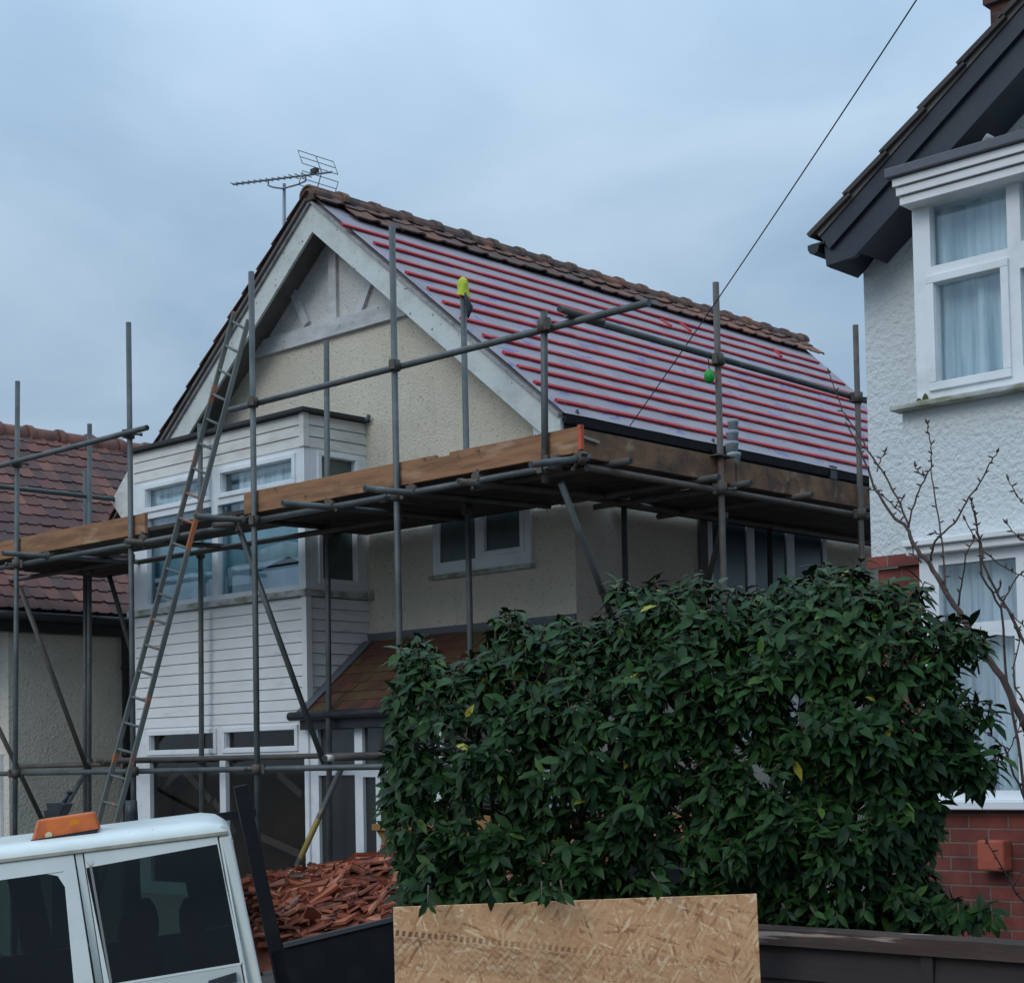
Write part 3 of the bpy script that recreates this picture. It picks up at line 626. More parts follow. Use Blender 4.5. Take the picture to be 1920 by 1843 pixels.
# dust sheets propped inside, seen as pale bands through the glass
mb = MB()
for (p, q) in (((300, 1480), (340, 1440)), ((340, 1440), (395, 1500)), ((520, 1450), (565, 1490)), ((470, 1560), (560, 1600)), ((400, 1500), (440, 1560))):
    A = at(*p, y=YB+.2); B = at(*q, y=YB+.2); d = (B-A).normalized(); n_ = V((-d.z, 0, d.x))*.035
    mb.prism([A-n_, A+n_, B+n_, B-n_], (0, .01, 0))
MT['dust'] = mat('dusty_sheet', (.45, .43, .42), .95); mb.build('dust_sheet', MT['dust'], W2)
mb = MB(); mb.box((BAYL+.05, YB+.40, .3), (XB-.05, YB+.42, zlow)); MT['roomwarm'] = mat('brown_room', (.20, .17, .15), .95, noise=(2, (.13, .11, .10), .4, .7)); mb.build('room_back', MT['roomwarm'], W2)
mb = MB(); mb.box((BAYL+.0, YB+.0, -.3), (XB+.0, YW, .499)); mb.build('bay_base', MT['cream'], H)
mb = MB(); mb.box((BAYL, YB+.065, .5), (BAYL+.04, YW, zlow-.001)); mb.box((XB-.04, YB+.065, .5), (XB, YW, zlow-.001)); mb.build('bay_cheek', MT['cream'], H)

# ---- front wall small window (in deep shade of the platform)
fx0, fx1, fz0, fz1 = -10.95, -9.74, 3.43, 4.35
W3 = window(H, ('y', YW-.03), [(-10.86, -10.41, fz0+.14, fz1-.06), (-10.28, -9.86, fz0+.19, fz1-.06)], (fx0, fx1, fz0+.03, fz1), th=.03, glass='glass_obscure', depth=.022, sashes=[(-10.33, -9.81, fz0+.14, fz1-.01)])
mb = MB(); mb.box((fx0-.04, YW-.06, fz0-.01), (fx1+.03, YW+.002, fz0+.029)); mb.build('window_sill', MT['sill_mossy'], W3)
# ---- side wall tall window
sy = [at(u, 1010, x=XW).y for u in (1325, 1396, 1404, 1470, 1479, 1538)]
W4 = window(H, ('x', XW+.03), [(sy[0]+.05, sy[1], 2.0, 4.2), (sy[2]+.05, sy[3], 2.0, 4.2), (sy[4]+.05, sy[5], 2.0, 4.2)], (sy[0]-.02, sy[5]+.07, 1.9, 4.3), th=.03, glass='glass_teal', depth=.022)
mb = MB(); mb.box((XW+.001, sy[0]-.14, 1.9), (XW+.03, sy[0]-.025, 4.3)); mb.build('dark_wall_strip', mat('dark_grey_render', (.13, .13, .13), .9), H)  # narrow strip beside the window, evenly darker than the wall

# ---- porch lean-to, right of the bay
pt0, pt1 = V((XB+.0, YW, 2.92)), V((XW, YW, 2.92)); pe0, pe1 = V((XB, YB-.10, 2.22)), V((XW, YB-.10, 2.22))
up_ = (pt0-pe0).normalized(); npn = V((1, 0, 0)).cross(up_); PL = (pt0-pe0).length
mb = MB(); mb.obox(pe0+V((.002, 0, 0))-npn*.05, (XW-XB-.004, 0, 0), up_*(PL-.06), npn*.04); mb.build('porch_roof', MT['soffit'], H)
mb = MB(); o_ = pe0; n_r = 8; gg = (PL-.02)/n_r
for r in range(n_r):
    wT = .165; nC = int((XW-XB)/wT)+1
    for c in range(nC):
        xa = XB+.004+(c-(.5 if r % 2 else 0))*wT; xb_ = min(xa+wT-.002, XW); xa = max(xa, XB+.004)
        if xb_-xa < .01: continue
        b0 = V((xa, 0, 0))+V((0, pe0.y, pe0.z))+up_*(r*gg)+npn*(.012+random.uniform(0, .004))
        mb.obox(b0+npn*random.uniform(.004, .010), (xb_-xa, 0, 0), up_*min(gg+.05, PL-r*gg-.03)-npn*.010, npn*.012, random.random())
mb.build('porch_tiles', MT['tiles_porch'], H)
mb = MB(); mb.obox(pe0+V((.003, 0, 0))+npn*.034-up_*.01, (.13, 0, 0), up_*(PL-.05), npn*.012); mb.box((XB+.003, YW-.02, 2.93), (XW, YW-.001, 2.99))
mb.build('flashing', MT['lead'], H)
mb = MB(); mb.tube([(XB-.10, YB-.13, 2.205), (XW+.02, YB-.13, 2.205)], .042, 10); mb.box((XB-.02, YB-.08, 2.08), (XW, YB-.05, 2.19)); mb.build('porch_gutter', MT['black'], H)
def px_(u): return at(u, 1450, y=YB).x
pxs = [px_(u) for u in (572, 594, 662, 674, 708, 722)]
zpt = at(620, 1345, y=YB).z; ztr = at(620, 1447, y=YB).z
rects = [(pxs[1], pxs[2], ztr+.03, zpt-.0), (pxs[1], pxs[2], .2, ztr-.03), (pxs[3]+.02, XW-1.0, ztr+.03, zpt), (pxs[3]+.02, pxs[4]-.05, .2, ztr-.05), (pxs[4]+.01, XW-1.0, .2, ztr-.05), (XW-.9, XW-.1, .2, zpt)]
W5 = window(H, ('y', YB+.02), rects, (XB+.002, XW-.0, .02, zpt+.06), th=.05, glass='glass_dark', depth=.04, name='porch_glazing')
mb = MB(); mb.box((XW-.05, YB+.07, .0), (XW, YW, 2.2)); mb.build('porch_cheek', MT['pvc'], H)
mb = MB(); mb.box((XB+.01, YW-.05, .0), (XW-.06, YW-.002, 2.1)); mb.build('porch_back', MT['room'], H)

# small white oriel on the left flank of the house
mb = MB(); q0 = V((-14.98, 10.25, 0))
mb.prism([(-15.35, 10.15, 4.62), (-15.02, 10.15, 4.28), (-14.66, 10.15, 4.28), (-14.66, 10.15, 4.90), (-15.05, 10.15, 4.90)], (0, .5, 0)); q = mb
mb.build('side_fascia', MT['clad_fascia'], H)

# ================================================================== TV aerial
A0 = at(532, 440, y=11.2); ae = thing('tv_aerial', 'long thin television aerial with a lattice reflector on the tiled ridge', 'aerial', A0)
mb = MB(); mt = at(533, 345, y=11.2); mb.tube([A0-V((0, 0, .35)), mt], .018, 8); mb.build('mast', MT['alu'], ae)
b0 = at(437, 346, y=11.2); b1 = at(622, 323, y=11.2); bd = (b1-b0)
mb = MB(); mb.tube([b0, b1], .011, 6)
for k in range(13):
    c_ = b0+bd*(.01+k*.062); e = V((-.03, .085, .010))*(.8 if k < 10 else 1.2); mb.tube([c_-e, c_+e], .0055, 5)
mb.build('boom', MT['alu'], ae)
c0 = at(503, 338, y=11.2); c1 = at(573, 331, y=11.2); bot = at(533, 354, y=11.2)
mb = MB(); mb.tube([c0, c0+V((.0, 0, -.06)), c0.lerp(bot, .3)+V((0, 0, -.05)), bot+V((0, -.02, -.005)), c1.lerp(bot, .35)+V((0, 0, -.04)), c1+V((0, 0, -.05)), c1], .010, 6); mb.build('cradle', MT['alu'], ae)
mb = MB(); q = at(590, 323, y=11.2); mb.box(q-V((.04, .03, .02)), q+V((.04, .03, .035))); mb.build('dipole_box', MT['black'], ae, bevel=.006)
h0 = at(603, 324, y=11.2)
for s in (1, -1):
    mb = MB(); tip = at(592, 293, y=11.2) if s > 0 else at(594, 357, y=11.2); sp_ = tip-h0
    mb.tube([h0, tip], .006, 5)
    e = V((-.0, .24, 0))
    for k in (.22, .62, 1.):
        c_ = h0+sp_*k; mb.tube([c_-e, c_+e], .0045, 5)
    for sg2 in (-1, 1): mb.tube([h0+sp_*.22+e*sg2, h0+sp_+e*sg2], .0045, 5)
    mb.build('reflector', MT['alu'], ae)

# ================================================================== left house
XH = -16.6
LH = thing('neighbouring_house', 'lower house at the picture edge with grey roughcast wall and weathered red-brown tiled roof', 'house', (-18, 10.5, -.25))
yl0 = 9.64
mb = MB(); mb.box((XH-6, yl0, -.5), (XH, 17, 3.52)); mb.build('wall', MT['grey_render'], LH)
mb = MB(); ex = XH+.18; ez = 3.50; rx = -19.1; rzv = 6.03; sl2 = (rzv-ez)/(ex-rx); n2 = V((sl2, 0, 1)).normalized(); u2 = V((-1, 0, sl2)).normalized(); LL = math.hypot(ex-rx, rzv-ez)
y0 = yl0-1.4
mb.prism([V((ex, y0, ez)), V((rx, y0, rzv)), V((2*rx-ex, y0, ez)), V((2*rx-ex, y0, ez-.06)), V((ex, y0, ez-.06))], (0, 9.5, 0)); rf = mb.build('roof', MT['soffit'], LH)
mb = MB(); gauge = .205; nr = int(LL/gauge)
tiles(mb, V((ex+.03, y0, ez))+n2*.03, (0, 1, 0), u2, n2, 50, nr+1, .185, LL/(nr+1), LL/(nr+1)+.05, .014, .014, .018, jit=.004); mb.build('roof_tiles', MT['tiles_left'], rf)
mb = MB()
for i in range(21):
    ya = y0+i*.45
    mb.tube([(rx, ya, rzv+.0), (rx, ya+.44, rzv+.0)], .13, 12, random.random()); mb.tube([(rx, ya+.41, rzv+.005), (rx, ya+.49, rzv+.005)], .152, 12, random.random())
MT['ridge_left'] = mat('red_ridge_tiles', (.20, .085, .06), .85, noise=(3, (.11, .055, .045), .42, .66)); mb.build('ridge_tiles', MT['ridge_left'], rf)
mb = MB(); mb.box((XH+.001, y0, ez-.22), (ex-.02, 18, ez-.065)); mb.tube([(ex+.06, y0, ez-.05), (ex+.06, 18, ez-.05)], .05, 8); mb.build('gutter', MT['black'], LH)
q = at(234, 1300, x=XH+.07); mb = MB(); mb.tube([(XH+.09, q.y, -.3), (XH+.09, q.y, 3.28), (XH+.2, q.y, 3.42)], .045, 10)
for z_ in (.9, 1.9, 2.9): mb.tube([(XH+.09, q.y, z_), (XH+.09, q.y, z_+.05)], .055, 10)
mb.build('downpipe', MT['black'], LH)
q = at(113, 1163, x=XH); mb = MB(); mb.box((XH+.001, q.y-.07, q.z-.06), (XH+.05, q.y+.07, q.z+.03)); mb.build('vent', MT['black'], LH)
mb = MB(); q = at(4, 1400, y=yl0); mb.box((q.x-1.2, yl0-.04, 1.0), (q.x+.02, yl0-.002, 1.95)); wf = mb.build('window', MT['pvc'], LH)
mb = MB(); mb.box((q.x-1.1, yl0-.052, 1.1), (q.x-.06, yl0-.043, 1.85)); mb.build('pane', MT['glass_teal'], wf)

# ================================================================== right house
xR, yR = -5.222, 8.713
yB2 = yR-.55
RH = thing('rendered_house', 'white roughcast house with dark bargeboard, red brick lower storey and net-curtained bay', 'house', (-3.5, 9, .6))
zb = 2.92
xr1 = xR+7
def bx(u, v): return at(u, v, y=yB2).x
def bz(u, v): return at(u, v, y=yB2).z
gz = lambda x: 4.80+(x-xR)*.735       # underside of the verge
mb = MB(); mb.prism([(xR, yR, zb+.0), (xr1, yR, zb), (xr1, yR, gz(xr1)-2.2), (xR+3.6, yR, gz(xR+3.6)), (xR, yR, gz(xR)-.06)], (0, .25, 0)); mb.box((xR, yR+.25, zb), (xR+.25, yR+8, 4.75)); mb.build('upper_wall', MT['white_render'], RH)
mb = MB(); mb.box((xR+.03, yR+.02, -.2), (xr1, yR+.25, zb-.075)); mb.box((xR+.03, yR+.25, -.2), (xR+.25, yR+8, zb-.001)); mb.build('lower_wall', MT['brick'], RH)
mb = MB(); mb.box((xR-.02, yR-.02, zb-.07), (xr1, yR+.02, zb-.002)); mb.build('brick_string_course', MT['brick'], RH)
# bay walls
xbl = at(1693, 820, y=yB2).x; xbr = xbl+2.35
zsill = at(1710, 756, y=yB2-.06).z; zsill0 = zsill-.03
zhl = bz(1712, 1022)
mb = MB(); mb.box((xbl, yB2, zhl+.0), (xbr, yR, zsill0-.001)); mb.build('bay_wall', MT['white_render'], RH)
zls = bz(1850, 1518)
mb = MB(); mb.box((bx(1733, 1400)-.02, yB2, -.2), (xbr, yR, zls)); mb.build('bay_brickwork', MT['brick'], RH)
# upper window
xa0 = bx(1714, 600); xg0, xg1 = bx(1742, 450), bx(1886, 420); xs0, xs1 = bx(1754, 620), bx(1878, 600)
xm0, xm1 = bx(1886, 500), bx(1911, 500)
zt0, zt1 = bz(1742, 500), bz(1742, 384); zs_1 = bz(1754, 531); zs_0 = bz(1754, 716); zf0 = zsill
zbot = at(1690, 389, y=yB2-.09).z
xn0, xn1 = bx(1909, 450), bx(1909, 450)+.75
WR = window(RH, ('y', yB2+.01), [(xg0, xg1, zt0, zt1), (xs0, xs1, zs_0, zs_1), (xn0+.01, xn1, zt0+.02, zt1), (xn0, xn1, zs_0, zt0-.12), (xn1+.09, xbr-.09, zs_0, zt0-.12), (xn1+.09, xbr-.09, zt0+.02, zt1)], (xa0, xbr, zsill+.001, max(zt1+.01, zbot-.001)), th=.06, depth=.045, sashes=[(xs0-.047, xs1+.047, zs_0-.047, zs_1+.047)])
folds(WR, 'y', yB2+.13, xa0+.03, xbr-.05, zsill+.02, zt1+.05, MT['net'], .022, 30, flare=.008)
mb = MB(); mb.box((xa0, yB2+.26, zsill), (xbr, yB2+.28, zt1+.1)); mb.build('room_back', MT['blind'], WR)
mb = MB(); mb.box((xa0, yB2+.071, zsill), (xa0+.05, yR, zbot-.002)); mb.box((xbr-.05, yB2+.071, zsill), (xbr, yR, zbot-.002)); mb.box((xbl+.061, yB2+.1, zsill0+.0), (xbr, yR, zsill-.002)); mb.build('bay_cheek', MT['pvc'], RH)
mb = MB(); mb.box((xbl-.03, yB2-.09, zsill0), (xbr+.05, yB2+.03, zsill)); mb.build('window_sill', MT['sill_mossy'], RH, bevel=.006)
# moss tufts on the sill
for (u, h_) in ((1722, .035), (1734, .055)):
    q = at(u, 738, y=yB2-.004); mb = MB(); mb.prism([(q.x-.02, yB2-.006, zsill), (q.x+.02, yB2-.006, zsill), (q.x+.012, yB2-.006, zsill+h_*.8), (q.x, yB2-.006, zsill+h_), (q.x-.014, yB2-.006, zsill+h_*.6)], (0, .008, 0)); mb.build('moss', mat('moss', (.07, .075, .02), .95), RH)
# cornice
ztop = at(1672, 336, y=yB2-.15).z; hC = (ztop-zbot)/3; prj = (.155, .10, .06)
mb = MB()
for i, (zz, pj_) in enumerate(((ztop-hC, .150), (ztop-2*hC, .132), (zbot, .112))):
    xl_ = at(1673+7*i, 350+15*i, y=yB2-pj_).x
    mb.prism([(xl_, yB2-pj_, zz+.004), (xl_, yB2-pj_+.0, zz+hC-.004), (xl_, yR, zz+hC-.004), (xl_, yR, zz+.004)], (xbr-xl_+.1, 0, 0))
mb.box((xa0+.01, yB2-.05, zbot+.005), (xbr, yR-.01, ztop-.01))
mb.build('bay_cornice', MT['clad'], RH)
mb = MB(); mb.box((at(1657, 318, y=yB2-.18).x, yB2-.18, ztop+.001), (xbr+.2, yR+.0, ztop+.055)); mb.build('bay_roof', MT['lead'], RH, bevel=.006)
mb = MB(); q = at(1852, 250, y=yB2-.12); mb.tube([(q.x-.03, q.y, ztop+.07), (q.x, q.y, ztop+.085), (q.x+.035, q.y, ztop+.07)], [.008, .022, .008], 8); mb.build('mortar_lump', MT['mortar'], RH)
# lower window
xq0 = bx(1729, 1300)
zh0 = bz(1730, 1052)
mb = MB(); mb.box((xbl+.03, yB2-.06, zh0+.03), (xbr, yB2+.02, zhl-.02)); mb.box((xbl+.02, yB2-.09, zhl-.019), (xbr, yB2+.02, zhl+.015)); mb.build('window_head', MT['clad'], RH, bevel=.006)
xw0, xw1 = bx(1760, 1150), bx(1905, 1120); zp1 = bz(1762, 1052)-.02; zp0 = bz(1835, 1166); zq1 = bz(1835, 1196); zq0 = bz(1835, 1482)
xv0, xv1 = xw1+.07, xw1+.8
WL = window(RH, ('y', yB2+.01), [(xw0, xw1, zp0, zp1), (xw0+.02, xw1-.02, zq0, zq1), (xv0, xv1, zp0, zp1), (xv0, xv1, zq0, zq1), (xv1+.08, xbr-.08, zp0, zp1), (xv1+.08, xbr-.08, zq0, zq1)], (xq0, xbr, zls+.05, zh0+.029), th=.06, depth=.045)
folds(WL, 'y', yB2+.13, xw0-.02, xbr-.05, zls+.06, zp1+.02, MT['net2'], .024, 38)
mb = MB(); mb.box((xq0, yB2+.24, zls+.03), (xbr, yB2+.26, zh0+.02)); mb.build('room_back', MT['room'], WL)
mb = MB(); mb.box((xq0+.0, yB2-.07, zls+.002), (xbr, yB2+.02, zls+.049)); mb.box((xq0+.0, yB2+.071, zls+.05), (xq0+.05, yR, zhl)); mb.build('window_sill', MT['pvc'], RH, bevel=.006)
# terracotta flue box on the brick
q = at(1865, 1605, y=yB2-.05); mb = MB(); mb.box((q.x-.075, yB2-.10, q.z-.075), (q.x+.075, yB2-.001, q.z+.085)); mb.build('flue_cover', MT['terracotta'], RH, bevel=.012)
# verge: bargeboards, soffit, tiles
yV = yR-.35
A = at(1549, 500, y=yV); T0 = at(1543, 447, y=yV); T1 = at(1920, 18, y=yV); B0 = at(1595, 490, y=yV); B1 = at(1920, 100, y=yV)
d = (T1-T0).normalized(); T1 = T0+d*4.6; d2 = (B1-B0).normalized()
mb = MB(); nb = V((-d.z, 0, d.x)); wB = (T0-B0).dot(nb); wB = abs(wB)
mb.prism([T0, T1, T1-nb*wB, B0+d*.03, A], (0, .03, 0)); mb.build('bargeboard', MT['navy'], RH, bevel=.004)
mb = MB(); mb.obox(T0-nb*.10+V((0, -.03, 0)), T1-T0, nb*.095, (0, .029, 0)); mb.build('barge_moulding', MT['navy'], RH)
mb = MB(); mb.obox(T0-nb*(wB-.02)+V((0, .031, 0))+d*.1, T1-T0, (0, yR-yV-.033, 0), nb*.02); mb.build('soffit', MT['navy'], RH)
mb = MB(); sA = at(1618, 512, y=yR-.01); mb.prism([A+V((0, .03, 0)), A+V((0, .03, .12)), A+V((.35, .03, .34)), V((sA.x+.25, yV+.03, sA.z+.36)), V((sA.x+.02, yV+.03, sA.z+.02))], (0, yR-yV-.031, 0)); mb.build('eave_box', MT['navy'], RH)
mb = MB(); mb.obox(T0+nb*.002+V((0, -.04, 0)), T1-T0, (0, 8, 0), nb*.03); mb.build('roof', MT['soffit'], RH)
mb = MB(); nsr = 16; gg = 4.6/nsr*1.06
for i in range(nsr):
    mb.obox(T0+nb*.033+d*(i*gg-.04)+V((0, -.07, 0)), d*(gg+.03)-nb*.020, (0, .3, 0), nb*.028, random.random())
    mb.obox(T0+nb*.033+d*(i*gg-.04)+V((0, .23, 0)), d*(gg+.03)-nb*.020, (0, 7.8, 0), nb*.028, random.random())
mb.build('verge_tiles', MT['tiles_dark'], RH)
q = at(1530, 468, y=yV+.0); mb = MB(); vs = []
prof = [(-.055, .03), (-.055, 0), (-.035, -.035), (0, -.048), (.035, -.035), (.055, 0), (.055, .02), (.12, .02), (.12, .035), (-.02, .035)]
mb.prism([(q.x+a_*.7, yV-.03, q.z+b_*.75) for a_, b_ in prof], (0, 8, 0)); mb.build('gutter', MT['black'], RH)
mb = MB(); c_ = at(1858, 60, y=yR+3.0); mb.box((c_.x, yR+3.0, c_.z-1.2), (c_.x+.7, yR+3.7, c_.z+.9)); mb.box((c_.x-.04, yR+2.96, at(1850, 8, y=yR+2.96).z), (c_.x+.74, yR+3.74, c_.z+1.0)); mb.build('chimney', brick_mat('sooty_brick', (.12, .045, .04), (.08, .035, .033), (.12, .10, .09)), RH)

# ================================================================== scaffold
YO, YI, XO, XI = 8.83, 9.80, -7.64, -8.85
S = thing('scaffold', 'grey steel tube scaffold with one boarded lift wrapped round the cream house', 'scaffold', (-9.5, 9, 0))
RT = .0255
def pole(u0, v0, u1, v1, name='standard', m_='steel', ground=True, **pl):
    A = at(u0, v0, **pl); B = at(u1, v1, **pl)
    if ground:
        d = (B-A).normalized(); gzv = ground_z(B.x, B.y)-.02; B = A+d*((gzv-A.z)/d.z)
    mb = MB(); mb.tube([A, A.lerp(B, .5), B], RT, 12); return mb.build(name, MT[m_], S), A, B
def coupler(p, parent, s=1., m_='coupler', ax=V((0, 0, 1))):
    p = V(p); mb = MB(); s *= 1.18
    mb.tube([p-ax*.030*s, p+ax*.030*s], .034*s, 10)
    o2 = ax.orthogonal().normalized()
    jit = random.uniform(0, 3.1); o3 = (o2*math.cos(jit)+ax.cross(o2)*math.sin(jit))
    mb.tube([p+o3*.02, p+o3*.075*s], .011, 6); mb.tube([p+o3*.066*s, p+o3*.085*s], .018, 6)
    mb.obox(p-o3*.05*s-ax*.028*s-ax.cross(o3)*.02, o3*.05*s, ax.cross(o3)*.04, ax*.056*s)
    return mb.build('coupler', MT[m_], parent)
def tube(A, B, name, m_='steel', ends=False, r=RT):
    A, B = V(A), V(B); mb = MB(); mid = A.lerp(B, .5); mb.tube([A, mid, B], r, 12); o = mb.build(name, MT[m_], S)
    return o
def bore(p, d, parent):   # dark open end of a tube
    p = V(p); d = V(d).normalized(); mb = MB(); mb.tube([p, p+d*.0015], RT*.72, 10); mb.build('tube_end', MT['black'], parent)
ZG, ZL, ZDK = 4.837, 3.828, 3.909        # guard rail, ledger, deck underside
std = {}
for key, q in dict(a=(33, 715, 28, 1580), b=(241, 605, 248, 1250), c=(471, 510, 482, 1420), d=(735, 425, 750, 1270)).items():
    std[key] = pole(*q, y=YO)
o, A, B = pole(1020, 585, 1022, 905, y=YO, ground=False); std['e'] = (o, A, B)
for key, q in dict(f=(375, 795, 378, 1420), g=(612, 640, 617, 1430), h=(868, 530, 882, 1215), i=(168, 795, 167, 1530)).items():
    std[key] = pole(*q, y=YI)
std['j'] = pole(158, 880, 160, 1530, y=YI+.0) if False else pole(160, 882, 160, 1530, y=YI+.12)
for key, q, xx, mm in (('k', (1342, 530, 1357, 1100), XO, 'steel_rusty'), ('l', (1604, 610, 1617, 1080), XO, 'steel_rusty'), ('m', (1170, 950, 1173, 1110), XI, 'steel'), ('n', (1443, 985, 1445, 1130), XI, 'steel')):
    std[key] = pole(*q, x=xx, m_=mm)
# ledgers along the front
yl = YO+.055
xa = at(-60, 1075, y=yl).x
tube((xa, yl, ZL), (at(440, 990, y=yl).x, yl, ZL+.0), 'ledger'); l1 = tube((at(470, 990, y=yl).x, yl, ZL+.012), (at(1022, 896, y=yl).x, yl, ZL+.012), 'ledger')
yl2 = YI-.055
tube((at(-60, 1110, y=yl2).x, yl2, 3.87), (at(250, 1050, y=yl2).x, yl2, 3.87), 'ledger', 'steel_rusty')
q = at(380, 1034, y=yl2); tube((at(262, 1050, y=yl2).x, yl2, q.z), (at(760, 980, y=yl2).x, yl2, q.z), 'ledger', 'steel_rusty')
# guard rails
o = tube((at(431, 765, y=YO+.05).x, YO+.05, ZG), (at(1217, 565, y=YO+.05).x, YO+.05, ZG), 'guard_rail'); bore((at(431, 765, y=YO+.05).x-.001, YO+.05, ZG), (-1, 0, 0), o)
o = tube((at(-60, 900, y=YO-.05).x, YO-.05, ZG), (at(276, 820, y=YO-.05).x, YO-.05, ZG), 'guard_rail'); bore((at(276, 820, y=YO-.05).x+.001, YO-.05, ZG), (1, 0, 0), o)
ysd = at(1627, 754, x=XO-.05).y
tube((XO-.05, YO-.0, ZG+.055), (XO-.05, ysd+2.2, ZG-.01), 'guard_rail')
o = tube((XO+.0, YO-.12, ZG+.06), (XO, YO+.35, ZG+.05), 'guard_rail_stub', 'steel_rusty'); bore((XO, YO-.121, ZG+.06), (0, -1, 0), o)
# return rail between the two houses
q0 = at(0, 912, x=at(165, 930, y=YI).x-.05); q1 = at(224, 937, x=q0.x); tube(q0-(q1-q0)*.5, q1, 'guard_rail')
# side ledger
tube((XO-.055, YO+.2, ZL), (XO-.055, 15.7, ZL), 'ledger', 'steel_rusty'); tube((XI, YI-.6, 3.892), (XI, 15.5, 3.892), 'ledger', 'steel_rusty')
# low rails near eye level
zlo = at(400, 1443, y=YO+.05).z; zhi = at(400, 1424, y=YI-.05).z
tube((at(-60, 1448, y=YO+.05).x, YO+.05, zlo), (at(1150, 1410, y=YO+.05).x, YO+.05, zlo), 'lower_ledger'); xj = at(192, 1430, y=YI-.05).x
tube((at(-60, 1440, y=YI-.05).x, YI-.05, zhi-.02), (xj+.3, YI-.05, zhi-.02), 'lower_ledger', 'steel_rusty')
o = tube((xj, YI-.11, zhi+.02), (at(1100, 1400, y=YI-.11).x, YI-.11, zhi+.0), 'lower_ledger', 'steel_rusty')
q = at(608, 1421, y=YO+.02); o = tube(q, q+V((0, .9, 0)), 'transom', 'steel_rusty'); bore(q-V((0, .001, 0)), (0, -1, 0), o)
mb = MB(); mb.tube([q+V((0, .015, 0)), q+V((0, .09, 0))], .028, 10); mb.build('tape_wrap', MT['tape'], o)
q = at(192, 1427, y=YO+.3); o = tube(at(193, 1427, y=YO+.3), at(193, 1427, y=YO+.3)+V((0, 1.3, 0)), 'transom', 'steel_rusty'); bore(q-V((0, .001, 0)), (0, -1, 0), o)
# transoms under the deck, ends projecting past the toe board
ZT = ZL+.055
for (u, v, y0, mm, y1) in ((367, 968, 8.38, 'steel', 9.78), (530, 943, 8.38, 'steel', 10.45), (684, 916, 8.38, 'steel', 10.45), (860, 903, 8.68, 'steel_rusty', 10.45), (996, 871, 8.38, 'steel', 8.98), (5, 1037, 8.38, 'steel', 10.3), (235, 1015, 8.68, 'steel_rusty', 10.3), (400, 985, 8.66, 'steel_rusty', 9.3)):
    p = at(u, v, y=y0); zz = ZT if abs(p.z-ZT) < .09 else p.z
    o = tube((p.x, y0, p.z), (p.x, y1, ZT), 'transom', mm); bore((p.x, y0-.001, p.z), (0, -1, 0), o); coupler((p.x, yl, ZT-.02), o, ax=V((0, 1, 0)))
for (u, v, zz) in ((1180, 905, ZT), (1405, 912, ZT), (1520, 937, ZT), (1345, 925, ZT)):
    p = at(u, v, x=XO+.12); o = tube((XO+.14, p.y, ZT-.002), (XI-.25, p.y, ZT-.002), 'transom', 'steel_rusty'); bore((XO+.141, p.y, ZT-.002), (1, 0, 0), o)
# braces
def brace(p, q, y0, y1, m_='steel', **k): tube(at(*p, y=y0), at(*q, y=y1), 'brace', m_)
brace((37, 1100), (163, 1440), YO+.1, YI-.1, 'steel_rusty'); brace((-10, 1350), (95, 1570), YO+.05, YO+.9, 'steel_rusty')
brace((165, 1440), (112, 1530), YI, YO+.3); brace((205, 1080), (246, 1220), YI+.2, YI+.2, 'steel_rusty')
brace((446, 985), (607, 1430), YO+.08, YI-.15, 'steel'); brace((1052, 905), (1160, 1190), YO+.12, YI-.1, 'steel')
brace((640, 1440), (556, 1625), YI-.3, YO+.2, 'yellow_tube')
A = at(1360, 965, x=XO-.1); B = at(1322, 1110, x=XI+.1); tube(A, B, 'brace', 'steel_rusty')
A = at(70, 1455, y=YO+.1); 
# couplers at the crossings
for k in 'abcd':
    o, A, B = std[k]; d = (B-A).normalized()
    for zz in ((ZG, ZL, zlo)): coupler(A+d*((zz-A.z)/d.z), o, 1.15)
coupler(V(std['e'][1])+V((0, 0, -.10)), std['e'][0], 1.3)
o, A, B = std['e']; coupler((B.x+.07, B.y+.02, ZL+.03), o, 1.5); coupler((B.x, B.y, ZL+.0), o, 1.3)
for k in 'fghi':
    o, A, B = std[k]; d = (B-A).normalized()
    for zz in ((ZL, zhi)): coupler(A+d*((zz-A.z)/d.z), o, 1.1)
for k in 'kl':
    o, A, B = std[k]; d = (B-A).normalized()
    for zz in ((ZG, ZL)): coupler(A+d*((zz-A.z)/d.z), o, 1.2)
# retaining plate on the side post at the toe board
o, A, B = std['k']; mb = MB(); p = at(1352, 856, x=XO); mb.box(p-V((.05, .10, .004)), p+V((.05, .12, .006))); mb.build('board_clip', MT['coupler'], o)
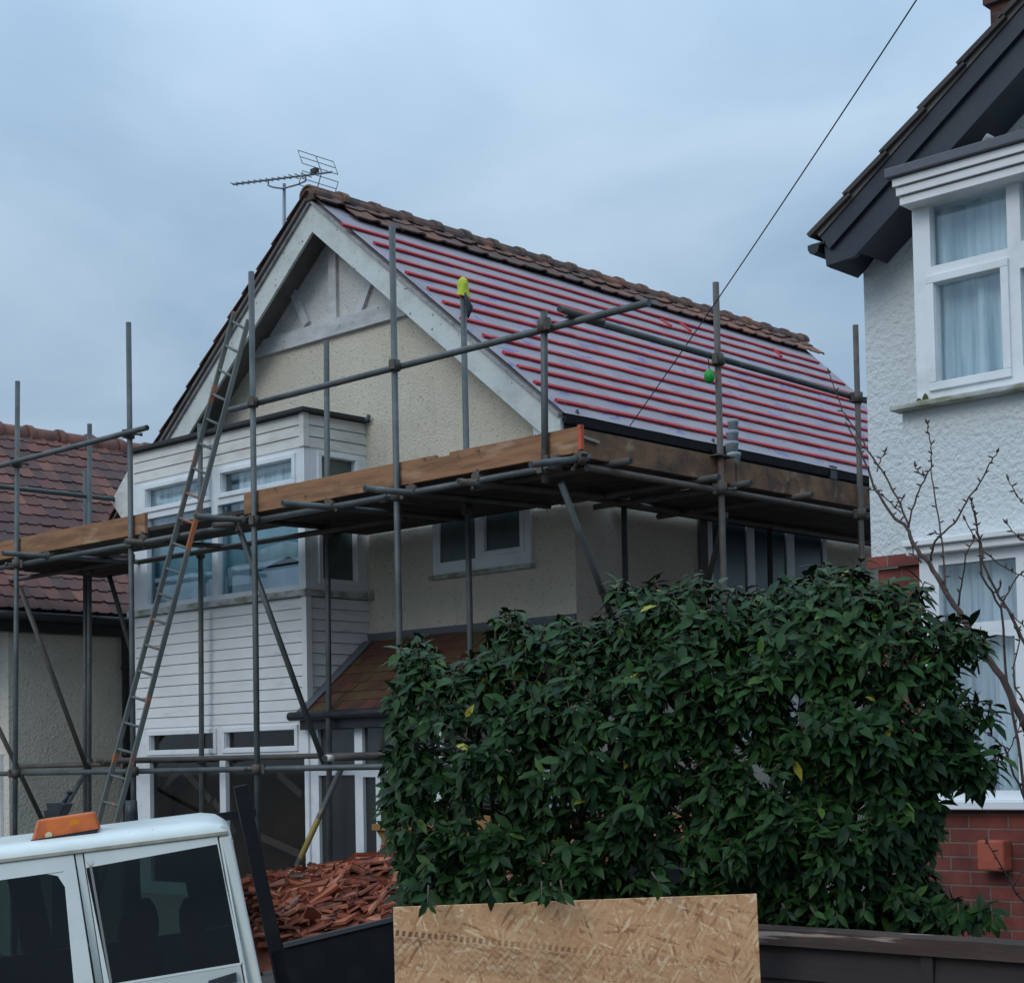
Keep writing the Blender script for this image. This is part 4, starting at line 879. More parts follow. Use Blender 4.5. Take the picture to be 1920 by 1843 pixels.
# boards: front run (two lengths), then the side run
def board(A, B, wv, m_='deck', name='scaffold_board'):
    A, B, wv = V(A), V(B), V(wv); mb = MB(); mb.obox(A, B-A, wv, (0, 0, .038)); o = mb.build(name, MT[m_], S, bevel=.004); return o
xs_ = [-16.3, -14.45, -10.25, XO-.08]; xs3_ = [-16.3, -14.68, -11.82, XO-.08]
ZB = ZDK+.008
for i in range(7):
    for j in range(3):
        ja = random.uniform(-.12, .12) if j else 0; jb = random.uniform(-.12, .12) if j < 2 else random.uniform(-.04, 0)
        if i > 2 and j == 1: continue
        xx = xs_ if i < 3 else xs3_
        y0 = YO+.075+i*.250
        board((xx[j]+ja+.01, y0, ZB+random.uniform(0, .012)), (xx[j+1]+jb-.01, y0, ZB+random.uniform(0, .012)), (0, .243, 0))
yS0 = YO+.075+6*.262
for i in range(6):
    for (ya, yb_) in ((YO+.08, 11.2), (11.22, 15.6)):
        x0 = XO-.085-i*.25
        if ya < 10: board((x0, YO+.10, ZB+.052+random.uniform(0, .008)), (x0, 11.2+random.uniform(-.1, .1)-.1, ZB+.052), (-.242, 0, 0))
        else: board((x0, 11.1+random.uniform(0, .1), ZB+.012+random.uniform(0, .008)), (x0, 15.6, ZB+.012), (-.242, 0, 0))
# toe boards
zt1_ = 4.088; zt0_ = 3.905
def toe(xa, xb_, m_, y=YO+.032, za=zt0_, zb2=zt1_, notch=None, h0=0):
    mb = MB()
    top = [(xb_, y, zb2), (xa, y, zb2+h0)]
    if notch: n0, n1, nd = notch; top = [(xb_, y, zb2), (n1, y, zb2), (n1, y, zb2-nd), (n0, y, zb2-nd), (n0, y, zb2-.0), (xa, y, zb2+h0)]
    mb.prism([(xa, y, za), (xb_, y, za)]+top, (0, .036, 0)); return mb.build('toe_board', MT[m_], S, bevel=.003)
xc_ = at(1083, 840, y=YO+.03).x
toe(at(457, 950, y=YO+.03).x, xc_, 'toe_new', notch=(at(816, 870, y=YO+.03).x, at(842, 865, y=YO+.03).x, .022))
toe(at(-60, 1040, y=YO+.03).x, at(271, 980, y=YO+.03).x, 'toe_new')
yb1 = 15.6; ysp = at(1378, 880, x=XO-.05).y
for ya, yb_, hh in ((YO+.075, ysp-.01, .0), (ysp+.01, yb1, -.006)):
    mb = MB(); mb.obox((XO-.075, ya, zt0_-.012), (0, yb_-ya, 0), (.036, 0, 0), (0, 0, .20+hh)); mb.build('toe_board', MT['toe_old'], S, bevel=.003)
# painted end band and clip on the corner
mb = MB(); p = at(1089, 825, y=YO+.03); mb.box((xc_+.002, YO+.030, zt0_+.02), (xc_+.035, YO+.062, zt1_+.01)); mb.build('corner_bracket', MT['redtag'], S)
mb = MB(); mb.obox((XO-.035, YO+.10, zt0_+.12), (0, .20, -.02), (.02, 0, 0), (0, 0, .02)); mb.build('timber_wedge', mat('pale_wedge', (.34, .30, .26), .9), S)

# ================================================================== small things hung on the scaffold
o, A, B = std['h']; p = V(A)
G = thing('glove', 'yellow glove pulled over the top of a scaffold pole', 'glove', p)
mb = MB(); vs = []; n = 14
for k in range(7):
    z = p.z+.045-.155*k/6; rr = (.012, .036, .046, .047, .046, .051, .058)[k]
    for j in range(n):
        a_ = 2*math.pi*j/n; q_ = rr*(1+.10*math.sin(3*a_+k)); vs.append((p.x+q_*math.cos(a_), p.y+q_*math.sin(a_), z-(.02*math.cos(a_) if k == 6 else 0)))
mb.add(vs, [(k*n+j, (k+1)*n+j, (k+1)*n+(j+1) % n, k*n+(j+1) % n) for k in range(6) for j in range(n)]+[tuple(range(n))], 0, True); mb.build('cuff', MT['hivis'], G)
mb = MB(); c_ = p+V((.035, -.02, -.10))
mb.tube([c_, c_+V((.02, .01, -.06)), c_+V((.035, .02, -.13)), c_+V((.025, .01, -.21))], [.012, .022, .028, .008], 8); mb.tube([c_+V((.02, .01, -.05)), c_+V((.05, .025, -.12)), c_+V((.045, .02, -.17))], [.010, .016, .006], 6); mb.build('palm', MT['dark_cloth'], G)
p = at(1330, 705, x=XO-.02); G = thing('marker_light', 'small bright green plastic lamp hanging from the side guard rail', 'marker', p)
mb = MB(); mb.tube([p+V((0, 0, .052)), p+V((0, 0, .035)), p+V((0, 0, .01)), p+V((0, 0, -.02)), p+V((0, 0, -.045)), p+V((0, 0, -.058))], [.010, .030, .042, .041, .030, .012], 12); mb.build('body', MT['green_plastic'], G)
mb = MB(); mb.tube([p+V((0, 0, .05)), p+V((-.005, 0, .12)), p+V((0, 0, .15))], .004, 5); mb.build('hook', MT['wire'], G)
# stack of pale grey tubs standing on the side boards behind the toe board
pb = at(1374, 840, x=XO-.16); zb0 = ZB+.052+.04
T = thing('tub_stack', 'column of pale grey plastic tubs standing behind the side toe board', 'tubs', (pb.x, pb.y, zb0))
zt_ = at(1372, 786, x=XO-.16).z; zc_ = zb0; k = 0; hs_ = [.085, .085, .085, .08]
lv = (zt_-zc_)/5
mb = MB()
for i in range(5):
    r0 = .052 if i < 3 else .048-.006*(i-3); sh = .006*math.sin(i*2.1); c_ = V((pb.x+sh, pb.y+sh, zc_+lv*i))
    mb.tube([c_, c_+V((0, 0, lv*.62)), c_+V((0, 0, lv*.66)), c_+V((0, 0, lv*.93)), c_+V((0, 0, lv*.985))], [r0*.92, r0, r0*1.10, r0*1.10, r0*.8], 16)
mb.build('tubs', MT['bucket'], T)

# ================================================================== ladder
LD = thing('ladder', 'long weathered ladder with rust-red patches leaning through the gap in the toe boards', 'ladder', (0, 0, 0))
bL = at(195, 1500, y=8.20); tL = at(440, 585, y=9.36); bRr = at(229, 1500, y=8.09); tRr = at(466, 600, y=9.25)
LD.location = (bL.x, bL.y, ground_z(bL.x, bL.y)); LD['_base'] = tuple(LD.location)
def ext(b_, t_):
    d = (t_-b_); k = (ground_z(b_.x, b_.y)-b_.z)/d.z; return b_+d*k
bLg, bRg = ext(bL, tL), ext(bRr, tRr)
wv = (bRr-bL).normalized(); nrmv = wv.cross((tL-bL).normalized()).normalized()
for A, B in ((bLg, tL), (bRg, tRr)):
    mb = MB(); mb.obox(A-wv*.015-nrmv*.022, B-A, wv*.030, nrmv*.044); mb.build('stile', MT['ladder'], LD, bevel=.006)
nR_ = 26
for i in range(nR_):
    t_ = (i+.6)/nR_; A = bLg.lerp(tL, t_); B = bRg.lerp(tRr, t_); mb = MB(); mb.tube([A, B], .013, 8); mb.build('rung', MT['ladder'], LD)

# ================================================================== telephone wire
A = at(1180, 800, x=EX+.02); B = at(1800, -125, d=9.0); mb = MB(); pts = []
for i in range(25):
    t_ = i/24; q = A.lerp(B, t_); q = q+V((0, 0, -.10*4*t_*(1-t_)*.35)); pts.append(q)
mb.tube(pts, .0044, 8); o = mb.build('telephone_wire', MT['wire'], base=A); tag(o, 'thin dark overhead wire running from the eaves up across the sky', 'wire')

# ================================================================== truck
hb = math.radians(12); hR = _r.normalized()*math.cos(hb)+_fh*math.sin(hb); tau = math.radians(5.6)
e1 = hR*math.cos(tau)+Z*math.sin(tau); e2 = -hR*math.sin(tau)+Z*math.cos(tau); e3 = e1.cross(e2)
if e3.dot(_fh) < 0: e3 = -e3
Q = at(440, 1560, d=8.5)
def loc(u, v, dep=0.):       # local (s,t) of a pixel on the near side plane shifted by dep
    p = onp(u, v, Q+e3*dep, e3); return ((p-Q).dot(e1), (p-Q).dot(e2))
def W(s, t_, dep=0.): return Q+e1*s+e2*t_+e3*dep
TR = thing('flatbed_truck', 'white crew-cab tipper truck with amber roof beacon, loaded with broken tiles', 'truck', W(-1.5, -2.0, .9))
TW = 1.75
roofT = loc(215, 1572)[1]
s_rear, t_rear = loc(440, 1560)
gut = [loc(0, 1625), loc(420, 1556)]
tg = (gut[0][1]+gut[1][1])/2           # gutter height
t_top = loc(300, 1550, .25)[1]
s_r_top = loc(428, 1545)[0]; s_r_low = loc(492, 1843)[0]; t_low = loc(492, 1843)[1]
tilt_in = .16      # tumblehome per metre
def side(s, t_, extra=0.): return W(s, t_, (t_-t_low)*tilt_in*(1 if t_ > t_low else 0)+extra)
sl_r = (s_r_low-s_r_top)/(t_low-tg)      # rear edge slope of s per t
def srear(t_): return s_r_top+(t_-tg)*sl_r
# window openings (local)
def lc(u, v):
    p = loc(u, v, .06); return p
RW = [lc(160, 1628), lc(408, 1583), lc(455, 1802), lc(206, 1843)]   # rear door glass
FWD = [lc(-120, 1650), lc(112, 1632), lc(135, 1670), lc(140, 1850), lc(-150, 1850)]
# cab shell: outer outline of side in (s,t), with holes handled by building bands
tB = t_low-1.0        # bottom of the cab body
sF = -3.4
def poly_side(pts, th, name, m_, par, ext_=0., bev=.0):
    mb = MB(); a_ = [side(s, t_, ext_) for s, t_ in pts]; mb.prism(a_, e3*th); return mb.build(name, MT[m_], par, bevel=bev)
twT = RW[0][1]; 
# roof: rounded cross-section extruded along e1
mb = MB(); prof = []
depg = (tg-t_low)*tilt_in
prof = [(depg-.0, tg-.01), (depg+.0, tg+.02), (depg+.02, tg+.045), (depg+.07, tg+.066), (depg+.22, tg+.084), (TW/2, tg+.094), (TW-depg-.22, tg+.084), (TW-depg-.07, tg+.066), (TW-depg-.02, tg+.045), (TW-depg, tg+.02), (TW-depg, tg-.01)]
stn = [(-2.75, -.10), (-2.3, -.02), (-1.4, 0), (-.2, 0), (s_r_top-.10, 0), (s_r_top-.03, -.014), (s_r_top+.012, -.045), (s_r_top+.02, -.10)]
vs = []
for s_, dz in stn:
    for (dp, t_) in prof: vs.append(W(s_, t_+dz*(1 if t_ > tg else .3), dp))
m_ = len(prof); mb.add(vs, [(i*m_+k, (i+1)*m_+k, (i+1)*m_+k+1, i*m_+k+1) for i in range(len(stn)-1) for k in range(m_-1)], 0, True)
mb.add([vs[-m_+k] for k in range(m_)], [tuple(range(m_))]); mb.add([vs[k] for k in range(m_)], [tuple(range(m_))])
cab = mb.build('cab_roof', MT['truck_white'], TR)
# rain gutter strip
mb = MB(); mb.obox(W(-2.7, tg-.005, depg-.012), W(s_r_top, tg-.005, depg-.012)-W(-2.7, tg-.005, depg-.012), e2*.016, e3*.02); mb.build('gutter_strip', mat('dirty_trim', (.45, .42, .34), .6, noise=(12, (.30, .27, .20), .45, .7)), TR)
# body side panels around the windows
yw_b = RW[2][1]
bd_ = lambda pts, **k: poly_side(pts, .04, 'body_panel', 'truck_white', TR, **k)
A_, B_, C_, D_ = RW
top = tg-.012
s_div_t = loc(152, 1610)[0]; s_div_b = loc(190, 1843)[0]; slp = (s_div_b-s_div_t)/(loc(190, 1843)[1]-loc(152, 1610)[1])
def sdiv(t_, o_=0): return s_div_t+o_+(t_-loc(152, 1610)[1])*slp
# rear quarter (pillar behind glass)
s_dr_t = loc(408, 1562)[0]; s_dr_b = loc(458, 1843)[0]; 
bd_([(s_dr_t+.006, top), (s_r_top+.015, top), (srear(t_low), t_low), (srear(t_low)+.05, tB), (s_dr_b+.07, tB), (s_dr_b+.006, t_low)], bev=.012)
# rear door frame
def door(Gs, outer, label=None):
    """ring between outer polygon (4) and glass polygon (4) plus lower panel"""
    o4, g4 = outer, Gs
    mb = MB()
    for i in range(4):
        j = (i+1) % 4; quad = [o4[i], o4[j], g4[j], g4[i]]
        mb.prism([side(s, t_, 0) for s, t_ in quad], e3*.035)
    o = mb.build('door', MT['truck_white'], TR); return o
D1o = [(sdiv(top, .012), top), (s_dr_t, top), (s_dr_b+.07, tB), (sdiv(tB, .012), tB)]
# split the door: upper ring to the waist then the lower skin
wl = min(C_[1], D_[1])
ring_o = [(sdiv(top, .012), top), (s_dr_t, top), (s_dr_t+(s_dr_b-s_dr_t)*(C_[1]-.0-top)/(t_low-top), C_[1]-.012), (sdiv(D_[1], .012), D_[1]-.012)]
dr = door([A_, B_, C_, D_], ring_o)
poly_side([(sdiv(D_[1], .012), D_[1]-.014), (ring_o[2][0], C_[1]-.014), (s_dr_b+.07, tB), (sdiv(tB, .012), tB)], .035, 'door_skin', 'truck_white', dr)
g_ = MB(); g_.prism([side(s, t_, .012) for s, t_ in (A_, B_, C_, D_)], e3*.006); g_.build('door_glass', MT['glass_car'], dr)
g_ = MB(); sq = [(A_[0], A_[1]), (A_[0]+.045, A_[1]-.004), (D_[0]+.03, D_[1]), (D_[0]-.015, D_[1])]
g_ = MB(); p0 = loc(168, 1625); p1 = loc(208, 1843); n_ = .006
g_.prism([side(p0[0]-n_, p0[1], -.002), side(p0[0]+n_, p0[1], -.002), side(p1[0]+n_, p1[1], -.002), side(p1[0]-n_, p1[1], -.002)], e3*.012); g_.build('glass_seal', mat('grey_seal', (.22, .21, .20), .6), dr)
hp = loc(425, 1838); g_ = MB(); g_.prism([side(hp[0]-.09, hp[1]-.03, -.02), side(hp[0]+.05, hp[1]-.01, -.02), side(hp[0]+.05, hp[1]+.035, -.02), side(hp[0]-.09, hp[1]+.012, -.02)], e3*.03); g_.build('door_handle', MT['black'], dr)
# front door
s_f_t, s_f_b = loc(137, 1613)[0], loc(178, 1843)[0]
def sfd(t_, o_=0): return s_f_t+o_+(t_-loc(137, 1613)[1])*slp
fa, fb_, fc, fd = (-2.35, lc(0, 1650)[1]-.02), lc(118, 1634), lc(140, 1850), (-2.65, lc(140, 1850)[1]-.12)
fdr_o = [(-2.55, top), (sfd(top), top), (sfd(fc[1]-.02), fc[1]-.014), (-2.95, fd[1]-.014)]
dr2 = door([fa, fb_, fc, fd], fdr_o)
poly_side([fdr_o[3], fdr_o[2], (sfd(tB), tB), (-3.0, tB)], .035, 'door_skin', 'truck_white', dr2)
g_ = MB(); g_.prism([side(s, t_, .012) for s, t_ in (fa, fb_, fc, fd)], e3*.006); g_.build('door_glass', MT['glass_car'], dr2)
mb = MB(); c0 = fb_; vs = [c0, (c0[0]-.09, c0[1]+.0), (c0[0]-.03, c0[1]-.02), (c0[0]+.005, c0[1]-.09)]
mb.prism([side(s, t_, .004) for s, t_ in vs], e3*.01); mb.build('window_corner', MT['truck_white'], dr2)
# pillar between doors
poly_side([(sfd(top, .008), top), (sdiv(top, .004), top), (sdiv(tB, .004), tB), (sfd(tB, .008), tB)], .05, 'pillar', 'truck_white', TR, ext_=.004)
# cab rear wall with window, far side, floor and seats
mb = MB()
def rearq(t0, t1, d0, d1): mb.obox(W(srear(t0)-.03, t0, d0), W(srear(t1)-.03, t1, d0)-W(srear(t0)-.03, t0, d0), e3*(d1-d0), e1*.03)
tw0 = wl+.05; tw1 = top-.10
rearq(tB, tw0, .05, TW-.05); rearq(tw1, top+.05, depg+.02, TW-depg-.02); rearq(tw0, tw1, .12, .35); rearq(tw0, tw1, TW-.4, TW-.1)
mb.build('cab_rear', MT['truck_white'], TR)
mb = MB(); far = lambda s, t_: W(s, t_, TW-(t_-t_low)*tilt_in*(1 if t_ > t_low else 0)-.03)
for (sa, sb_) in ((-2.7, -2.45), (-1.28, -1.10), (-.28, s_r_top-.02)):
    mb.prism([far(sa, top), far(sb_, top), far(sb_+.05, tw0), far(sa+.05, tw0)], e3*.03)
mb.prism([far(-2.7, tw0-.005), far(s_r_top+.1, tw0-.005), far(s_r_top+.2, tB), far(-2.9, tB)], e3*.03); mb.prism([far(-2.6, top), far(s_r_top, top), far(s_r_top, top-.10), far(-2.6, top-.10)], -e3*.02)
mb.build('far_side', MT['truck_white'], TR)
mb = MB(); mb.obox(W(-2.9, tB, .05), e1*(3.0+s_r_top), e3*(TW-.1), e2*.05); mb.build('cab_floor', MT['seat'], TR)
mb = MB(); mb.obox(W(-2.6, top-.03, depg+.05), e1*(2.5+s_r_top), e3*(TW-2*depg-.1), e2*.012); mb.build('headlining', MT['seat'], TR)
def seatpart(c_s, c_d, sc_=1.):
    mb = MB(); 
    for (t0, t1, hw, th) in ((tB+.05, wl+.02, .24, .12),):
        mb.obox(W(c_s, t0, c_d-hw), e2*(t1-t0), e3*2*hw, e1*th)
    # headrest
    n = 12; vs = []
    for k in range(6):
        z = wl+.06+.24*k/5; rr = (.10, .145, .155, .15, .13, .07)[k]
        for j in range(n):
            a_ = 2*math.pi*j/n; vs.append(W(c_s+.05, z, c_d)+e1*(math.cos(a_)*rr*.45)+e3*(math.sin(a_)*rr))
    mb.add(vs, [(k*n+j, k*n+(j+1) % n, (k+1)*n+(j+1) % n, (k+1)*n+j) for k in range(5) for j in range(n)]+[tuple(range(5*n, 6*n))], 0, True)
    mb.tube([W(c_s+.05, wl, c_d-.05), W(c_s+.05, wl+.1, c_d-.05)], .012, 6)
    mb.build('seat', MT['seat'], TR)
for cs, cdp in ((-.62, .42), (-.30, .95), (-.55, 1.35), (-1.75, .42), (-1.6, 1.3)): seatpart(cs, cdp)
# bonnet, windscreen and wheels (mostly out of the picture)
mb = MB(); mb.prism([W(-2.95, tB, .02), W(-2.85, tw0-.05, .02), W(-3.9, tw0-.28, .02), W(-4.05, tw0-.55, .02), W(-4.05, tB, .02)], e3*(TW-.04)); mb.build('bonnet', MT['truck_white'], TR, bevel=.03)
mb = MB(); mb.prism([W(-2.72, top+.04, depg+.03), W(-2.74, top+.04, depg+.03), W(-3.12, tw0-.04, .05), W(-3.10, tw0-.04, .05)], e3*(TW-depg*2-.06)); mb.build('windscreen', MT['glass_car'], TR)
for s_, dp in ((-3.4, 0.02), (-3.4, TW-.24), (2.3, 0.05), (2.3, TW-.27)):
    c_ = W(s_, -2.0+.36, dp); mb = MB(); n = 24; vs = []
    for (dd, rr) in ((0, .20), (0, .33), (.03, .36), (.19, .36), (.22, .33), (.22, .2)):
        for j in range(n): a_ = 2*math.pi*j/n; vs.append(c_+e1*math.cos(a_)*rr+e2*math.sin(a_)*rr+e3*dd)
    mb.add(vs, [(k*n+j, k*n+(j+1) % n, (k+1)*n+(j+1) % n, (k+1)*n+j) for k in range(5) for j in range(n)], 0, True); wh = mb.build('wheel', MT['rubber'], TR)
    mb = MB(); vs = []
    for (dd, rr) in ((.03, .20), (.06, .06), (.02, .05)):
        for j in range(n): a_ = 2*math.pi*j/n; vs.append(c_+e1*math.cos(a_)*rr+e2*math.sin(a_)*rr+e3*dd)
    mb.add(vs, [(k*n+j, k*n+(j+1) % n, (k+1)*n+(j+1) % n, (k+1)*n+j) for k in range(2) for j in range(n)]+[tuple(range(2*n, 3*n))], 0, True); mb.build('rim', MT['alu'], wh)
# chassis
mb = MB(); mb.obox(W(-3.6, tB-.22, .35), e1*6.8, e3*.12, e2*.20); mb.obox(W(-3.6, tB-.22, TW-.5), e1*6.8, e3*.12, e2*.20); mb.build('chassis', MT['truck_black'], TR)
# amber beacon bar across the roof
def lb(u, v): return loc(u, v, .38)
b0, b1, b2, b3 = lb(60, 1578), lb(188, 1556), lb(177, 1521), lb(70, 1537)
base_t0, base_t1 = lb(64, 1583), lb(187, 1565)
dpt = .16
mb = MB()
lo = [W(b0[0], b0[1], .30), W(b1[0], b1[1], .30), W(b1[0], b1[1], .30+dpt+.10), W(b0[0], b0[1], .30+dpt+.10)]
hi = [W(b3[0], b3[1], .335), W(b2[0], b2[1], .335), W(b2[0], b2[1], .30+dpt+.06), W(b3[0], b3[1], .30+dpt+.06)]
mb.add(lo+hi, [(3, 2, 1, 0), (4, 5, 6, 7), (0, 1, 5, 4), (1, 2, 6, 5), (2, 3, 7, 6), (3, 0, 4, 7)]); bc = mb.build('beacon', MT['amber'], TR, bevel=.012)
mb = MB(); c_ = lb(141, 1544); cc = W(c_[0], c_[1], .318); mb.tube([cc, cc+e3*.004], .026, 16); mb.build('reflector', MT['amber_hot'], bc)
mb = MB(); c_ = lb(93, 1565); cc = W(c_[0], c_[1], .300); mb.tube([cc, cc+e3*.02], .018, 14); mb.build('screw_cap', MT['cream_cap'], bc)
mb = MB(); mb.prism([W(b0[0]+.0, b0[1]+.012, .285), W(b1[0]-.0, b1[1]+.012, .285), W(b1[0]-.03, b1[1]-.022, .27), W(b0[0]+.03, b0[1]-.022, .27)], e3*(dpt+.14)); mb.build('beacon_base', MT['truck_black'], bc)
# tipped bed
tb = math.radians(11.3); f1 = hR*math.cos(tb)+Z*math.sin(tb); f2 = -hR*math.sin(tb)+Z*math.cos(tb)
hpz = loc(530, 1770, .02); O2 = W(hpz[0], hpz[1], .02)
def BW(s, t_, d_=0.): return O2+f1*s+f2*t_+e3*d_
ht = onp(470, 1468, O2, e3); hl = (ht-O2).dot(f2)
mb = MB(); mb.obox(BW(-.075, -.35, 0), f2*(hl+.35), f1*.072, e3*.06); mb.build('headboard_post', MT['truck_black'], TR, bevel=.005)
mb = MB(); mb.obox(BW(-.17, -.95, .10), f2*1.0, f1*.02, e3*(TW-.16)); mb.build('headboard', MT['truck_black'], TR)
mb = MB(); mb.obox(BW(-.07, -.42, .0), f1*2.97, f2*.40, e3*.03); mb.build('bed_side', MT['truck_black'], TR, bevel=.004)
mb = MB(); mb.obox(BW(.0, -.018, -.012), f1*2.9, f2*.022, e3*.05); mb.build('bed_rail', mat('worn_steel_edge', (.09, .095, .10), .5, metal=.5), TR)
mb = MB(); mb.obox(BW(.0, -.42, TW-.03), f1*2.9, f2*.40, e3*.03); mb.build('bed_side', MT['truck_black'], TR)
mb = MB(); mb.obox(BW(2.87, -.42, .031), f1*.03, f2*.40, e3*(TW-.062)); mb.build('tailboard', MT['truck_black'], TR)
mb = MB(); mb.obox(BW(-.07, -.46, .0), f1*2.97, f2*.04, e3*TW); mb.obox(BW(-.0, -.60, .03), f1*2.8, f2*.1, e3*.05); mb.build('bed_floor', MT['truck_black'], TR)
# long ladder bar behind the cab roof
p0 = onp(480, 1521, Q+e3*(TW-.2), e3); p1 = onp(150, 1566, Q+e3*(TW-.2), e3); p1 = p0+(p1-p0)*1.15
mb = MB(); mb.obox(p1-e2*.03, p0-p1, e3*.05, e2*.05); mb.build('ladder_bar', MT['truck_black'], TR)
mb = MB(); mb.obox(p1-e2*.2-e1*.0, e1*.05, e3*.05, e2*.18); mb.build('ladder_bar_foot', MT['truck_black'], TR)
# load
mb = MB(); 
def hmap(s, d_):
    base = .0+.27*math.sin(math.pi*min(1, max(0, d_/TW)))**.7
    e = min(1, max(.0, (s+.20)/.3)); f_ = min(1, max(0, (2.85-s)/.6))
    base += .07-.13*s
    return min(1, max(0, d_/.3))*(base+.16*mnoise.noise(V((s*1.4+3, d_*1.6, 0))))*(.75+.25*e**.6)*f_**.5
ni, nj = 40, 26; vs = []
for i in range(ni+1):
    for j in range(nj+1):
        s_, d_ = -.14+2.96*i/ni, .04+(TW-.08)*j/nj; vs.append(BW(s_, -.13+hmap(s_, d_)*1.0, d_))
mb.add(vs, [(i*(nj+1)+j, (i+1)*(nj+1)+j, (i+1)*(nj+1)+j+1, i*(nj+1)+j+1) for i in range(ni) for j in range(nj)], .1)
rr_ = random.Random(3)
for i in range(3000):
    s_ = rr_.uniform(-.10, 2.4); d_ = rr_.random()**1.25*(TW-.34)+.17; h_ = -.10+hmap(s_, d_)+rr_.uniform(-.01, .05)
    if d_ < .2: h_ = min(h_, .0)
    c_ = BW(s_, h_, d_); L_ = rr_.choice((.06, .10, .15, .20, .26))*rr_.uniform(.8, 1.2); W_ = min(L_, rr_.uniform(.05, .17)); T_ = rr_.uniform(.010, .018)
    az = rr_.uniform(0, 6.28); tl = rr_.gauss(0, .26); tr2 = rr_.gauss(0, .22)
    a_ = (f1*math.cos(az)+e3*math.sin(az)+f2*tl).normalized(); n_ = (f2-a_*f2.dot(a_)).normalized(); b_ = n_.cross(a_); n_ = (n_+b_*tr2).normalized(); b_ = n_.cross(a_).normalized()
    k = rr_.choice((3, 4, 4, 5)); ang = sorted(rr_.uniform(0, 6.28) for _ in range(k)) if k != 4 else [.6, 2.5, 3.7, 5.7]
    pts = [c_+a_*(L_*math.cos(q)*.6)+b_*(W_*math.sin(q)*.6) for q in ang]
    if k == 4 and L_ > .1:   # curved pantile fragment
        mb.prism(pts, n_*T_, rr_.random()); 
        e_ = pts[1]; mb.prism([pts[0], pts[1], pts[1]-(pts[0]-pts[3])*.25+n_*.03, pts[0]-(pts[0]-pts[3])*.0+n_*.035], n_*T_*.8, rr_.random())
    else: mb.prism(pts, n_*T_, rr_.random())
o = mb.build('rubble', MT['rubble'], base=BW(1.4, -.1, .9)); tag(o, 'heap of broken red clay roof tiles in the black truck bed', 'rubble'); o['kind'] = 'stuff'

# ================================================================== yellow skip behind the hedge
SK = thing('skip', 'rusty yellow skip corner showing behind the hedge beside the porch', 'skip', at(780, 1640, d=11.2))
p0 = at(705, 1556, d=11.2); ztp = p0.z; zbt = ground_z(p0.x, p0.y)
dx = _r.normalized()*math.cos(.25)-_fh*math.sin(.25); dy = Z.cross(dx)
mb = MB(); vs = []
for (zz, off, w0, w1) in ((ztp, 0, 0, 1.5), (zbt+.05, .75, .2, 1.3)):
    for (a_, b_) in ((off, w0), (3.0-off, w0), (3.0-off, w1), (off, w1)): q = V((p0.x, p0.y, 0))+dx*a_+dy*b_; vs.append((q.x, q.y, zz))
mb.add(vs, [(4, 5, 1, 0), (5, 6, 2, 1), (6, 7, 3, 2), (7, 4, 0, 3), (7, 6, 5, 4)]); mb.build('hull', MT['skip_yellow'], SK)
mb = MB(); q = V((p0.x, p0.y, ztp))
for (a_, b_, la, lb_) in ((0, -.03, 3.0, 0), (0, 1.5, 3.0, 0)): mb.obox(q+dx*a_+dy*b_, dx*la, dy*.05, Z*.04)
mb.obox(q-dx*.03, dx*.05, dy*1.5, Z*.04); mb.obox(q+dx*2.98, dx*.05, dy*1.5, Z*.04); mb.build('rim', MT['skip_yellow'], SK)

# black winch box with a lever, seen over the beacon; black tub at the ladder foot
pw = at(112, 1512, d=10.6); zz = ground_z(pw.x, pw.y); WN = thing('winch', 'black boxy machine with an upright lever standing behind the roof beacon', 'machine', (pw.x, pw.y, zz))
r1 = _r.normalized(); f0 = _fh
mb = MB(); q = at(83, 1500, d=10.6); wd = .20
mb.prism([at(82, 1560, d=10.6), at(82, 1518, d=10.6), at(88, 1516, d=10.6), at(86, 1504, d=10.6), at(112, 1503, d=10.6), at(122, 1508, d=10.6), at(112, 1530, d=10.6), at(110, 1560, d=10.6)], f0*wd); mb.build('housing', MT['black'], WN, bevel=.006)
mb = MB(); mb.tube([at(116, 1508, d=10.7), at(122, 1500, d=10.7), at(131, 1483, d=10.7)], [.012, .014, .016], 8); mb.tube([at(129, 1487, d=10.7), at(132, 1482, d=10.7)], .020, 8); mb.build('lever', MT['black'], WN)
mb = MB(); mb.obox(V((pw.x-.1, pw.y, zz-.02)), r1*.25, f0*.2, V((0, 0, at(100, 1560, d=10.6).z-zz+.03))); mb.build('stand', MT['black'], WN)
pt_ = at(247, 1540, d=11.6); zz = ground_z(pt_.x, pt_.y); q1 = at(233, 1498, d=11.6); q2 = at(256, 1494, d=11.6)
mb = MB(); cx = at(246, 1500, d=11.6); hgt = cx.z-zz
mb.tube([(cx.x, cx.y, zz), (cx.x, cx.y, zz+hgt*.95), (cx.x, cx.y, zz+hgt)], [.09, .045, .040], 12); o = mb.build('cone_post', MT['black'], base=(cx.x, cx.y, zz)); tag(o, 'black tapered post standing by the downpipe behind the ladder foot', 'post')

